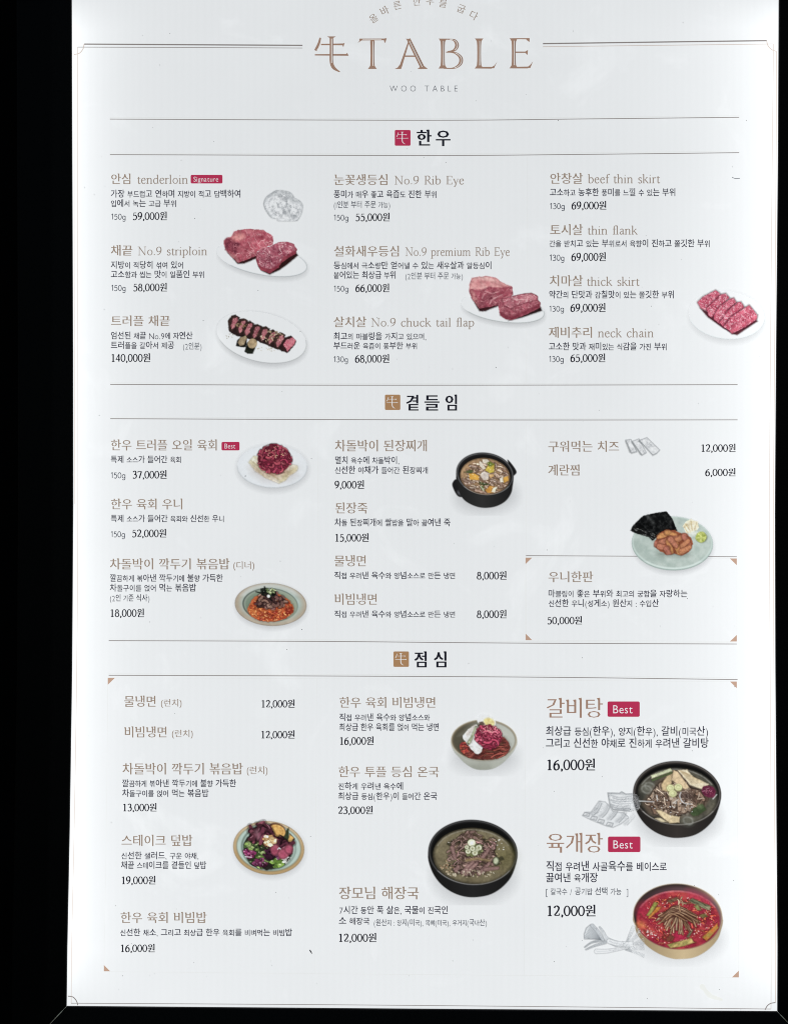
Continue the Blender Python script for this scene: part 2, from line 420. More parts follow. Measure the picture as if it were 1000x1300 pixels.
# upright sans for the small Latin letters, digits and marks: Blender's built-in face, loaded once per weight
SANS = {}
def sans_glyphs(chars, offset):
    c = bpy.data.curves.new('tmp', 'FONT'); c.resolution_u = 3; c.offset = offset
    o = bpy.data.objects.new('tmp', c); COL.objects.link(o); res = {}
    for ch in chars:
        c.body = ch; dg = bpy.context.evaluated_depsgraph_get(); dg.update(); ev = o.evaluated_get(dg); m = ev.to_mesh()
        V = [(v.co.x, v.co.y) for v in m.vertices]; F = [tuple(p.vertices) for p in m.polygons]; ev.to_mesh_clear()
        x0 = min(v[0] for v in V); x1 = max(v[0] for v in V)
        res[ch] = (x1 - x0 + .11, [('m', [(x - x0 + .055, y) for x, y in V], F)])
    bpy.data.objects.remove(o); return res
SANS['n'] = sans_glyphs('0123456789NogBestSinatureWOTABLE.,()[]/:', -.006)
SANS['l'] = sans_glyphs('0135gWOTABLE()12345[]/:,', -.014)
PENS = {'H': Pen(.070, .100, True), 'E': Pen(.046, .086, True), 'D': Pen(.104, .110, False), 'P': Pen(.066, .128, True),
        'G': Pen(.085, .09, False), 'N': Pen(.09, .095, False), 'X': Pen(.08, .15, True), 'A': Pen(.06, .08, True), 'HB': Pen(.055, .098, True),
        'NB': Pen(.1, .105, False)}
MATS = {'H': M_brown, 'E': M_latin, 'D': M_text, 'P': M_price, 'G': M_note, 'N': M_note, 'X': M_price, 'HS': M_brown, 'B': M_white, 'A': M_brown,
        'HB': M_title, 'NB': M_text, 'W': M_note, 'DB': M_text}
CACHE = {}
def glyph(style, ch):
    key = (style, ch)
    if key in CACHE: return CACHE[key]
    pen = PENS.get({'HS': 'H', 'DB': 'D'}.get(style, style))
    if '가' <= ch <= '힣': r = hangul(style, ch)
    elif ch == ' ': r = (.34, [])
    elif style in ('P', 'E', 'G') : r = latin(pen, ch + 'g' if style == 'G' and ch in '1g' else ch)
    elif style in ('H', 'HS', 'HB'): r = latin(PENS['E'], ch)
    elif style == 'W' and ch in SANS['l']: r = SANS['l'][ch]
    else:
        r = SANS['n'][ch]
    if style in ('D', 'N', 'NB', 'DB') and ch in '0123456789No' : r = (r[0], r[1])
    CACHE[key] = r; return r
def emit(I, prims, f):
    """f maps em coordinates to photograph pixels"""
    for p in prims:
        if p[0] == 'r':
            P = [np.array(q, float) for q in p[1]]; m = len(P); n = len(I.v); I.k += 1
            for i, q in enumerate(P):
                t = P[min(i + 1, m - 1)] - P[max(i - 1, 0)]; L = np.hypot(*t) or 1
                nn = np.array([-t[1], t[0]]) / L * p[2][i] / 2
                I.v += [(*f(*(q + nn)), I.k), (*f(*(q - nn)), I.k)]
            for i in range(m - 1): I.f.append((n + 2 * i, n + 2 * i + 1, n + 2 * i + 3, n + 2 * i + 2))
        elif p[0] in 'pq':
            n = len(I.v); I.k += p[0] == 'p'
            I.v += [(*f(*q), I.k) for q in p[1]]; I.f.append(tuple(range(n, n + len(p[1]))))
        elif p[0] == 'm':
            n = len(I.v); I.k += 1
            I.v += [(*f(*q), I.k) for q in p[1]]; I.f += [tuple(n + j for j in q) for q in p[2]]
SMALL = set('장지이선끝에자산러을서공소가제과는설어여백녹위섞씹인풍우좋즙분로느후한향깃의칠재있식간들와볶깔끔기돌구얹치찌개접려념스수블릴살나랑합최상삼골')
NAMES = {'H': 'dish_name', 'HB': 'dish_name', 'HS': 'meal_note', 'E': 'english_name', 'D': 'description', 'DB': 'description', 'P': 'price', 'G': 'weight',
         'N': 'note', 'NB': 'note', 'X': 'section_title', 'B': 'badge_lettering', 'W': 'subtitle'}
def text(style, x0, x1, yt, yb, s, track=0.0, parent=None, skew=0.0):
    """one printed line fitted between x0 and x1; yt/yb: top and foot of the letters"""
    han = style in ('H', 'D', 'P', 'X', 'N', 'HS', 'HB', 'NB', 'DB')
    H = yb - yt
    em = H / .95 if han else H / .70
    base = yb - (.02 * em if han else 0)
    lat = em * (1.0 if han else 1.0)
    items = []; x = 0
    for i, ch in enumerate(s):
        adv, pr = glyph(style, ch)
        k = 1.0
        isH = '가' <= ch <= '힣'
        if style == 'P' and not isH: k = 1.24
        if style == 'P' and isH: k = 1.04
        if style in ('D', 'N', 'NB', 'DB') and isH:
            k = .90 if ((ord(ch) * 13 + i * 5 + (i * i) // 3) % 7) < 3 else 1.04
        if style in ('D', 'N', 'NB', 'DB', 'HS') and not isH and ch != ' ': k = 1.15
        k = k
        a = adv * k * (.97 if isH else 1.0)
        items.append((x, k, pr, ch)); x += a + track
    tot = x - track
    sx = (x1 - x0) / tot; I = Ink()
    for (x, k, pr, ch) in items:
        if not pr: continue
        b0 = base; drop = .05 if style == 'P' and ch == '원' else .0 if style != 'P' else -.03
        def f(u, v, x=x, k=k, b0=b0, drop=drop):
            return (x0 + (x + u * k) * sx, b0 - (v * k - drop) * em)
        emit(I, pr, f)
    return I.build(NAMES.get(style, 'lettering'), MATS[style], .0003 if style != 'B' else .0009, parent=parent)

# ------------------------------------------------------------------ the texts, crop by crop (origin x, origin y, scale)
T = {
(120, 200, .29): '''H|70|163|72|118|안심
E|185|410|76|114|tenderloin
D|70|642|143|176|가장 부드럽고 연하며 지방이 적고 담백하여
D|70|360|185|217|입에서 녹는 고급 부위
G|72|138|246|271|150g
P|166|320|238|274|59,000원
H|70|168|385|431|채끝
E|188|494|390|427|No.9 striploin
D|70|390|455|487|지방이 적당히 섞여 있어
D|70|482|496|528|고소함과 씹는 맛이 일품인 부위
G|72|138|558|583|150g
P|168|320|550|586|58,000원''',
(120, 370, .29): '''H|70|332|107|153|트러플 채끝
D|70|430|178|210|엄선된 채끝 No.9에 자연산
D|70|350|220|252|트러플을 갈아서 제공
N|386|470|225|255|(2인분)
P|70|247|272|309|140,000원''',
(405, 200, .29): '''H|63|305|75|122|눈꽃생등심
E|328|635|80|117|No.9 Rib Eye
D|63|516|145|178|풍미가 매우 좋고 육즙도 진한 부위
N|63|312|192|222|(1인분 부터 주문 가능)
G|63|130|250|275|150g
P|158|312|243|279|55,000원
H|63|355|388|435|설화새우등심
E|376|835|393|430|No.9 premium Rib Eye
D|63|757|457|489|등심에서 극소량만 얻어낼 수 있는 새우살과 알등심이
D|63|338|499|531|붙어있는 최상급 부위
N|376|630|504|534|(2인분 부터 주문 가능)
G|63|130|561|586|150g
P|158|310|553|589|66,000원''',
(405, 370, .29): '''H|62|208|112|158|살치살
E|226|680|116|153|No.9 chuck tail flap
D|62|470|181|213|최고의 마블링을 가지고 있으며,
D|62|431|223|254|부드러운 육즙이 풍부한 부위
G|62|128|284|309|130g
P|156|310|276|312|68,000원''',
(680, 200, .30): '''H|58|200|67|113|안창살
E|219|525|71|108|beef thin skirt
D|58|593|132|164|고소하고 농후한 풍미를 느낄 수 있는 부위
G|58|124|193|217|130g
P|150|301|185|220|69,000원
H|58|200|284|330|토시살
E|217|430|289|325|thin flank
D|56|738|348|380|간을 받치고 있는 부위로서 육향이 진하고 쫄깃한 부위
G|57|122|411|436|130g
P|149|299|402|438|69,000원
H|56|200|500|546|치마살
E|214|438|505|542|thick skirt''',
(680, 340, .32): '''D|51|550|92|122|약간의 단맛과 감칠맛이 있는 쫄깃한 부위
G|52|113|151|173|130g
P|136|279|141|175|69,000원
H|50|228|236|279|제비추리
E|245|468|240|275|neck chain
D|50|521|298|328|고소한 맛과 재미있는 식감을 가진 부위
G|51|112|350|373|130g
P|136|278|341|374|65,000원''',
(120, 530, .29): '''H|70|541|98|146|한우 트러플 오일 육회
D|70|381|169|200|특제 소스가 들어간 육회
G|70|137|240|265|150g
P|165|319|232|268|37,000원
H|70|390|357|404|한우 육회 우니
D|70|569|428|459|특제 소스가 들어간 육회와 신선한 우니
G|70|135|498|523|150g
P|163|317|489|525|52,000원''',
(120, 690, .29): '''H|66|592|67|115|차돌박이 깍두기 볶음밥
HS|605|702|80|113|(디너)
D|66|562|136|168|깔끔하게 볶아낸 깍두기에 불향 가득한
D|66|445|178|211|차돌구이를 얹어 먹는 볶음밥
NB|66|242|224|254|(2인 기준 식사)
P|66|220|286|322|18,000원''',
(405, 530, .29): '''H|68|476|100|150|차돌박이 된장찌개
D|68|352|172|204|멸치 육수에 차돌박이,
D|68|478|214|247|신선한 야채가 들어간 된장찌개
P|67|200|276|312|9,000원
H|68|214|374|422|된장죽
D|67|575|444|477|차돌 된장찌개에 쌀밥을 말아 끓여낸 죽
P|67|220|508|544|15,000원''',
(405, 690, .29): '''H|65|209|53|102|물냉면
D|65|597|125|156|직접 우려낸 육수와 양념소스로 만든 냉면
P|689|823|122|158|8,000원
H|65|257|221|270|비빔냉면
D|65|597|295|325|직접 우려낸 육수와 양념소스로 만든 냉면
P|689|823|291|327|8,000원''',
(680, 530, .29): '''H|52|366|104|152|구워먹는 치즈
P|720|877|116|151|12,000원
H|52|196|208|256|계란찜
P|740|877|223|257|6,000원''',
(655, 690, .29): '''H|139|338|124|171|우니한판
D|139|750|204|236|마블링이 좋은 부위와 최고의 궁합을 자랑하는
D|141|625|246|278|신선한 우니(성게소) 원산지 : 수입산
P|135|291|319|354|50,000원''',
(120, 850, .29): '''H|128|272|116|165|물냉면
HS|288|384|131|163|(런치)
P|727|879|132|167|12,000원
H|128|320|251|299|비빔냉면
HS|336|433|265|297|(런치)
P|726|879|267|302|12,000원
H|121|650|411|461|차돌박이 깍두기 볶음밥
HS|664|760|425|459|(런치)
D|120|620|483|515|깔끔하게 볶아낸 깍두기에 불향 가득한
D|120|500|526|558|차돌구이를 얹어 먹는 볶음밥
P|121|275|586|621|13,000원''',
(120, 1040, .29): '''H|116|430|70|119|스테이크 덮밥
D|116|457|144|176|신선한 샐러드, 구운 야채,
D|115|490|186|218|채끝 스테이크를 곁들인 덮밥
P|115|270|249|285|19,000원
H|112|492|408|456|한우 육회 비빔밥
D|111|865|481|512|신선한 채소, 그리고 최상급 한우 육회를 비벼먹는 비빔밥
P|111|267|547|582|16,000원''',
(405, 850, .29): '''H|87|513|122|169|한우 육회 비빔냉면
D|87|485|194|226|직접 우려낸 육수와 양념소스와
D|87|526|237|269|최상급 한우 육회를 얹어 먹는 냉면
P|87|242|294|330|16,000원
H|83|526|425|473|한우 투플 등심 온국
D|83|370|495|527|진하게 우려낸 육수에
D|82|517|539|571|최상급 등심(한우)이 들어간 온국
P|82|238|598|633|23,000원''',
(405, 1030, .29): '''H|85|438|332|387|장모님 해장국
D|87|566|416|450|7시간 동안 푹 삶은, 국물이 진국인
D|85|222|463|497|소 해장국
N|238|735|473|502|(원산지 : 양지(미국), 목뼈(미국), 우거지(국내산)
P|82|254|534|572|12,000원''',
(670, 860, .29): '''HB|78|330|93|180|갈비탕
D|77|790|216|256|최상급 등심(한우), 양지(한우), 갈비(미국산)
D|77|791|268|309|그리고 신선한 야채로 진하게 우려낸 갈비탕
P|78|298|357|407|16,000원''',
(670, 1040, .29): '''HB|78|330|63|150|육개장
D|78|608|185|228|직접 우려낸 사골육수를 베이스로
D|78|306|237|277|끓여낸 육개장
N|77|440|300|333|[ 칼국수 / 공기밥 선택 가능  ]
P|79|300|376|425|12,000원''',
(480, 150, .12): '''X|402|565|130|298|한
X|605|768|130|300|우''',
(400, 480, .30): '''X|383|442|73|140|곁
X|460|527|73|140|들
X|548|606|73|140|임''',
(400, 800, .30): '''X|418|478|93|160|점
X|500|562|93|160|심''',
}
OUTL.update(read_outlines(sorted({ch for lines in T.values() for ch in lines if '가' <= ch <= '힣'} | set('올바른한우를굽다'))))
for (ox, oy, sc), lines in T.items():
    for ln in lines.split('\n'):
        st, a, b, c, d, s = ln.split('|')
        text(st, ox + float(a) * sc, ox + float(b) * sc, oy + float(c) * sc, oy + float(d) * sc, s)
text('W', 494, 581, 108.4, 116.2, 'WOO TABLE', track=.34)

def arc_text():
    for ch, x, y, a in (('올', 474, 23, 35), ('바', 488, 13.5, 27), ('른', 504.3, 6.4, 14), ('한', 528.8, 1.6, 4), ('우', 546, 1, -4), ('를', 562.4, 4, -9), ('굽', 585.6, 11, -21), ('다', 601, 19.5, -28)):
        I = Ink(); ca, sa = math.cos(math.radians(a)), math.sin(math.radians(a)); em = 11.5
        def f(u, v):
            p, q = (u - .5) * em, (v - .5) * em
            return (x + p * ca - q * sa, y - (p * sa + q * ca))
        emit(I, glyph('A', ch)[1], f); I.build('slogan_letter', M_brown)
arc_text()

# ------------------------------------------------------------------ badges and seals
def rounded(I, x0, y0, x1, y1, r):
    P = []
    for cx, cy, a0 in ((x1 - r, y0 + r, -90), (x1 - r, y1 - r, 0), (x0 + r, y1 - r, 90), (x0 + r, y0 + r, 180)):
        for j in range(6): a = math.radians(a0 + j * 18); P.append((cx + r * math.cos(a), cy + r * math.sin(a)))
    I.poly(P)
def badge(x0, y0, x1, y1, s, tx0, tx1, ty0, ty1, r=1.6):
    I = Ink(); rounded(I, x0, y0, x1, y1, r); o = I.build('badge', M_wine, .0006)
    text('B', tx0, tx1, ty0, ty1, s, parent=o)
badge(242, 222, 282.4, 232.9, 'Signature', 245.3, 277.6, 224.2, 230.6)
badge(281.2, 561, 304, 571.8, 'Best', 284.8, 299, 563, 569.4)
badge(770.9, 890.5, 811.8, 910, 'Best', 777.4, 803.4, 895, 905.6, 2)
badge(771.5, 1062, 812.7, 1081.8, 'Best', 777.6, 803.6, 1066.6, 1077.2, 2)

def ox_strokes(I, x, y, k, w):
    """the character for cattle: slanting stroke, two bars, stem that sweeps right at its foot"""
    R = lambda pts, ws: I.ribbon([(x + a * k, y + b * k) for a, b in pts], [q * k * w for q in ws])
    R(smooth([(.16, .04), (.12, .2), (.02, .42)], 4), list(np.linspace(.045, .075, 9)))
    R([(.16, .24), (.86, .235)], [.035, .05]); R([(.0, .545), (.98, .545)], [.035, .05])
    I.poly([(x + (.8) * k, y + .22 * k), (x + .88 * k, y + .19 * k), (x + .84 * k, y + .33 * k)])
    I.poly([(x + .92 * k, y + .53 * k), (x + .95 * k, y + .48 * k), (x + 1.0 * k, y + .58 * k)])
    I.poly([(x + .36 * k, y + .0 * k), (x + .62 * k, y + .0 * k), (x + .54 * k, y + .05 * k), (x + .44 * k, y + .05 * k)])
    R(smooth([(.49, .02), (.49, .4), (.49, .75), (.56, .93), (.74, 1.05)], 5), list(np.linspace(.095, .09, 15)) + list(np.linspace(.085, .02, 6)))
for x0, y0, x1, y1, m in ((501, 165, 521, 185, M_wine), (488.5, 501, 508, 520.5, M_tan), (499.3, 827, 519, 846.6, M_tan)):
    I = Ink(); rounded(I, x0, y0, x1, y1, 1.5); o = I.build('seal', m, .0006)
    I = Ink(); k = (x1 - x0) * .74; ox_strokes(I, x0 + (x1 - x0) * .11, y0 + (y1 - y0) * .12, k, .72); I.build('seal_mark', M_white, .0009, parent=o)

# ------------------------------------------------------------------ title
def title():
    def letter(draw):
        I = Ink(); J = Ink(); K = Ink(); draw(I, J, K)
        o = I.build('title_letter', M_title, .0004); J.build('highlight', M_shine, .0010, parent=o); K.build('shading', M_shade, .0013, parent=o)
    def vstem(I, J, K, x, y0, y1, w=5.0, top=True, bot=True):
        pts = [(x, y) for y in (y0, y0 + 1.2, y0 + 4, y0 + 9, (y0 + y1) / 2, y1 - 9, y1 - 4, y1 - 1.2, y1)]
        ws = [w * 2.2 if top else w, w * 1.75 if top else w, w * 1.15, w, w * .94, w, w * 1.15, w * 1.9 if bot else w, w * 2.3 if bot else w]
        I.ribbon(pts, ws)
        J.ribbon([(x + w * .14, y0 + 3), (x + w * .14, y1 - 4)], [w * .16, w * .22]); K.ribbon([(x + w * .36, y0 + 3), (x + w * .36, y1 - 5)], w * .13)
    def T_(I, J, K):
        vstem(I, J, K, 472.6, 49.5, 87.5, 5, top=False)
        I.ribbon([(456, 50.2), (489, 50)], [2.4, 2.2]); I.poly([(454, 54.6), (458.4, 48.8), (460.5, 50.4)]); I.poly([(486.5, 49), (490.8, 48.4), (489, 54.4), (488, 54)])
        J.ribbon([(460, 50.4), (484, 50.2)], .6)
    def A_(I, J, K):
        I.ribbon([(519.6, 50), (508.4, 84.5)], [1.4, 3.4]); I.ribbon([(518.4, 49.6), (536.6, 86.8)], [4.8, 5.4])
        I.ribbon([(512, 71.3), (530, 71.3)], 1.8); I.poly([(514.6, 49.2), (521, 49.2), (519.4, 53)])
        I.poly([(500.6, 87.6), (504.5, 85.8), (507, 82.5), (510.4, 83.5), (509, 87.6)]); I.poly([(529.6, 87.6), (532.4, 85.4), (533.5, 83), (538.6, 84), (543, 87.6)])
        J.ribbon([(519.6, 52), (535.8, 85)], .8); K.ribbon([(521.2, 53.5), (536.6, 84)], .7)
    def B_(I, J, K):
        vstem(I, J, K, 562, 49, 87, 5)
        for pts in ([(562, 50), (570, 49.8), (577, 51.5), (580, 57.5), (576.5, 63.6), (568, 66)], [(566, 66.2), (577, 67), (584.5, 73), (584, 81), (576, 86.4), (563, 86.6)]):
            P = smooth(pts, 5); m = len(P); ws = []
            for i in range(m):
                t = P[min(i + 1, m - 1)] - P[max(i - 1, 0)]; ws.append(1.3 + 3.6 * abs(t[1]) / (np.hypot(*t) or 1))
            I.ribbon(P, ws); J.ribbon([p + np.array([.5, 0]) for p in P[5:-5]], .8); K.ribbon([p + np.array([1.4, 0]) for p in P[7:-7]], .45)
    def L_(I, J, K):
        vstem(I, J, K, 608, 48.8, 87, 5); I.ribbon([(606, 86), (624, 86)], [2, 2.4]); I.poly([(621, 86.9), (627, 86.6), (631, 78), (627.5, 83)])
    def E_(I, J, K):
        vstem(I, J, K, 652, 48.6, 86.8, 5)
        I.ribbon([(650, 49.3), (671, 49.3)], [1.6, 1.9]); I.poly([(666, 49.2), (672.2, 48.4), (671.8, 53.4)])
        I.ribbon([(653, 66.3), (667, 66.3)], 1.7); I.poly([(665.5, 66.2), (670, 63.2), (669.6, 70)])
        I.ribbon([(650, 85.9), (670, 85.7)], [2, 2.4]); I.poly([(667, 86.7), (673, 86.2), (676.4, 77.8), (672.6, 82.6)])
        J.ribbon([(656, 50), (668, 49.8)], .5)
    def O_(I, J, K):
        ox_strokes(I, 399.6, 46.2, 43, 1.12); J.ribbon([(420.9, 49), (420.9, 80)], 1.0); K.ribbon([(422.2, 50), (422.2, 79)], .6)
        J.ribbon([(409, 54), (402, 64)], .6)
    for d in (O_, T_, A_, B_, L_, E_): letter(d)
title()

# ------------------------------------------------------------------ rules, borders, corner triangles
def line(name, pts, w, mat, d=.00015):
    I = Ink(); I.ribbon(smooth(pts, 6) if len(pts) > 2 else pts, w); return I.build(name, mat, d)
RULES = [[(139.5, 151.2), (540, 152.7), (740, 151), (938, 148.9)], [(139.5, 196.3), (540, 197.4), (740, 196), (938, 193.8)],
         [(140, 488), (410, 489), (680, 488.9), (936, 488.3)], [(140, 531.5), (410, 532.6), (680, 533.2), (936, 533)],
         [(138, 813.3), (410, 814.3), (650, 816.4), (935, 817.6)], [(138, 857.3), (410, 858.2), (695, 859.8), (936, 862.8)]]
for r in RULES:
    o = line('rule', r, .95, M_rule)
    line('rule_echo', [(x, y - 2.1) for x, y in r], .6, M_ghost)
bx = [(667, 705.4), (935, 706.8)]
line('box_line', bx, .9, M_rule)
for p, w in (([(667, 710), (667, 811)], .5), ([(935, 712), (935, 813)], .5), ([(667, 812.6), (935, 814.2)], .6), ([(667, 708), (935, 709)], .5),
             ([(137, 861), (135, 1050), (132, 1233)], .6), ([(132, 1233.4), (400, 1236), (937.5, 1240.6)], .6), ([(935, 866), (936, 1060), (937.5, 1240)], .6),
             ([(137, 860.6), (400, 861.6), (935, 865.4)], .5),
             ([(404, 199), (404, 486)], .45), ([(669, 199), (668, 486)], .5), ([(404, 535), (402, 811)], .4), ([(668, 535), (667.4, 811)], .4),
             ([(402, 862), (400, 1236)], .45), ([(667, 864), (665, 1238)], .45)):
    line('box_line', p, w, M_ghost)
for t in (((666.9, 708), (675.3, 708), (666.9, 716.1)), ((926.2, 709), (935, 709), (935, 717.6)), ((667, 804.3), (675.3, 812.7), (667, 812.7)), ((935, 806), (935, 814.4), (926.2, 814.4)),
          ((136.8, 860.5), (146, 860.5), (136.8, 869.4)), ((926.4, 865.2), (935, 865.2), (935, 873.8)), ((131.8, 1225), (139.8, 1233), (131.8, 1233)), ((937.6, 1232.2), (937.6, 1240.8), (928.8, 1240.8))):
    I = Ink(); I.poly(t); o = I.build('corner_triangle', M_corner, .0005)
# border
line('border_line', [(107, 56), (384, 57.6)], 1.6, M_rule); line('border_line', [(98.4, 59.8), (240, 60.3), (384, 61)], .8, M_rule)
line('border_line', [(689, 55.4), (850, 53.2), (973, 51.6)], 1.6, M_rule); line('border_line', [(689, 59.3), (850, 57.4), (981.6, 55.8)], .8, M_thin)
line('border_line', [(98.4, 60), (98.6, 300), (98.9, 640), (97.4, 850), (94.2, 1050), (91, 1200), (90.4, 1273.6)], .7, M_thin)
line('border_line', [(94, 69.2), (94.2, 300), (94.9, 640)], .7, M_thin)
line('border_line', [(981.6, 56), (979.5, 250), (976.6, 600), (976.6, 720), (978.2, 1000), (978.6, 1200), (978.4, 1281)], .7, M_thin)
line('border_line', [(985.3, 65), (984.6, 250), (981.8, 600), (981.6, 720), (982.8, 1000), (984.2, 1200), (984.2, 1272.6)], .9, M_thin)
line('border_line', [(90, 1273.6), (400, 1275.4), (700, 1278), (978, 1281)], .8, M_rule)
line('border_arc', [(106.8, 56), (105.4, 62), (101, 67.4), (94, 69.2)], 1.1, M_thin)
line('border_arc', [(973, 51.8), (974.4, 57.6), (979, 62.8), (985.2, 65.2)], 1.1, M_thin)
line('border_arc', [(86.2, 1264.6), (92.6, 1265.8), (97, 1270.6), (98.8, 1276.2)], 1.2, M_rule)
line('border_arc', [(970.9, 1282), (973.8, 1276.8), (978.2, 1273.8), (984.2, 1272.8)], 1.2, M_rule)

# ------------------------------------------------------------------ printed pictures: ink densities laid on a fine grid of the sheet
rs = np.random.RandomState
def vnoise(X, Y, seed):
    xi, yi = np.floor(X).astype(int), np.floor(Y).astype(int); fx, fy = X - xi, Y - yi
    fx = fx * fx * (3 - 2 * fx); fy = fy * fy * (3 - 2 * fy)
    def h(a, b):
        n = (a * 374761393 + b * 668265263 + seed * 974634777) & 0x7fffffff
        n = (n ^ (n >> 13)) * 1274126177 & 0x7fffffff
        return ((n ^ (n >> 16)) & 0xffff) / 65535.
    return (h(xi, yi) * (1 - fx) + h(xi + 1, yi) * fx) * (1 - fy) + (h(xi, yi + 1) * (1 - fx) + h(xi + 1, yi + 1) * fx) * fy
class Pic:
    RES = 1.55
    def __init__(s, label, ox, oy, sc, w, h):
        s.ox, s.oy, s.sc = ox, oy, sc; s.st = 1 / (s.RES * sc)
        nx, ny = int(w / s.st) + 1, int(h / s.st) + 1
        s.X, s.Y = np.meshgrid(np.arange(nx) * s.st, np.arange(ny) * s.st)
        s.seed = 1; s.layers = []; s.label = label
    def layer(s, name):
        s.rgb = np.zeros(s.X.shape + (3,)); s.a = np.zeros(s.X.shape); s.layers.append([name, None, None]); s.sync()
    def sync(s): s.layers[-1][1], s.layers[-1][2] = s.rgb, s.a
    def put(s, d, col, soft=1.0, op=1.0):
        """over-paint where the signed distance d (crop units) is negative"""
        m = np.clip(.5 - d / (s.st * soft), 0, 1) * op
        s.over(m, col)
    def over(s, m, col):
        c = np.asarray(col, float)
        na = m + s.a * (1 - m); k = np.where(na > 1e-6, m / np.maximum(na, 1e-6), 0)[..., None]
        s.rgb = s.rgb * (1 - k) + c * k; s.a = na; s.sync()
    def tint(s, d, f, soft=6):
        m = (np.clip(.5 - d / (s.st * soft), 0, 1))[..., None]; s.rgb = s.rgb * (1 - m) + s.rgb * f * m; s.sync()
    def ell(s, cx, cy, rx, ry, rot=0):
        t = math.radians(rot); x = (s.X - cx) * math.cos(t) + (s.Y - cy) * math.sin(t); y = -(s.X - cx) * math.sin(t) + (s.Y - cy) * math.cos(t)
        k = np.hypot(x / rx, y / ry); g = np.hypot(x / rx ** 2, y / ry ** 2)
        return k * (k - 1) / np.maximum(g, 1e-6)
    def poly(s, pts, wob=0, rnd=False):
        P = smooth(pts, 4, True) if rnd else [np.array(p, float) for p in pts] + [np.array(pts[0], float)]
        d = np.full(s.X.shape, 1e9); ins = np.zeros(s.X.shape, bool)
        for a, b in zip(P[:-1], P[1:]):
            e = b - a; L = e @ e + 1e-9
            t = np.clip(((s.X - a[0]) * e[0] + (s.Y - a[1]) * e[1]) / L, 0, 1)
            d = np.minimum(d, np.hypot(s.X - a[0] - t * e[0], s.Y - a[1] - t * e[1]))
            if a[1] != b[1]:
                c = ((a[1] > s.Y) != (b[1] > s.Y)) & (s.X < e[0] * (s.Y - a[1]) / (b[1] - a[1]) + a[0]); ins ^= c
        d = np.where(ins, -d, d)
        return d + (s.n(wob * 3, 4) - .5) * wob * 2 if wob else d
    def line(s, pts, w, w2=None):
        P = [np.array(p, float) for p in pts]; d = np.full(s.X.shape, 1e9); m = len(P) - 1
        for i, (a, b) in enumerate(zip(P[:-1], P[1:])):
            e = b - a; L = e @ e + 1e-9
            t = np.clip(((s.X - a[0]) * e[0] + (s.Y - a[1]) * e[1]) / L, 0, 1)
            ww = w if w2 is None else w + (w2 - w) * (i + t) / m
            d = np.minimum(d, np.hypot(s.X - a[0] - t * e[0], s.Y - a[1] - t * e[1]) - ww / 2)
        return d
    def n(s, size, octv=3, seed=None, ang=0, st=1):
        s.seed += 1; sd = seed or s.seed; t = math.radians(ang)
        x = (s.X * math.cos(t) + s.Y * math.sin(t)) / st; y = -s.X * math.sin(t) + s.Y * math.cos(t)
        v = 0; a = 1; tot = 0
        for o in range(octv):
            v = v + a * vnoise(x / size * 2 ** o + 17.3 * o, y / size * 2 ** o + 9.1 * o, sd + o); tot += a; a *= .55
        return v / tot
    def mix(s, a, b, t):
        t = np.clip(t, 0, 1)[..., None]; return np.asarray(a, float) * (1 - t) + np.asarray(b, float) * t
    def meat(s, base, dark, fat, size=60, ang=0, st=1, vein=.07, amt=.9):
        c = s.mix(dark, base, s.n(size, 3) * 1.6 - .3); c = s.mix(c, fat, s.n(size * .35, 3) * .5 - .08)
        wx = s.n(size * .8, 2)
        r = np.abs(s.n(size * .55, 3, ang=ang, st=st) - .5); r2 = np.abs(s.n(size * .3, 2, ang=ang, st=st) - .5)
        v = np.clip(1 - r / vein, 0, 1) * np.clip(wx * 2.4 - .5, 0, 1) + .55 * np.clip(1 - r2 / vein, 0, 1) * np.clip(1.5 - wx * 2.2, 0, 1)
        return s.mix(c, fat, v * amt)
    def strands(s, cx, cy, rx, ry, n, L, w, cols, seed=3, bend=.6, hi=(235, 215, 205), hip=.25, ang=None, dark=(35, 18, 18), mask=None, rot=0):
        R = rs(seed); t0 = math.radians(rot)
        for i in range(n):
            r = math.sqrt(R.rand()); a = R.rand() * 2 * math.pi
            u, v = rx * r * math.cos(a), ry * r * math.sin(a)
            x, y = cx + u * math.cos(t0) - v * math.sin(t0), cy + u * math.sin(t0) + v * math.cos(t0)
            th = R.rand() * 2 * math.pi if ang is None else math.radians(ang + R.randn() * 22)
            l = L * (.5 + R.rand()); k = (R.rand() - .5) * 2 * bend; P = []
            for j in range(5):
                P.append((x, y)); x += math.cos(th) * l / 4; y += math.sin(th) * l / 4 * .8; th += k
            c = np.array(cols[R.randint(len(cols))], float) * (.8 + .4 * R.rand())
            mx, my = P[2]; ww = w * (.7 + .6 * R.rand())
            d = s.line(P, ww, ww * .7)
            if mask is not None: d = np.maximum(d, mask)
            s.put(d - w * .35, dark, 1.5, .45); s.put(d, c, 1.2)
            if R.rand() < hip:
                h = s.line([(p[0] - w * .12, p[1] - w * .2) for p in P[1:4]], w * .18)
                if mask is not None: h = np.maximum(h, mask)
                s.put(h, hi, 1.3, .65)
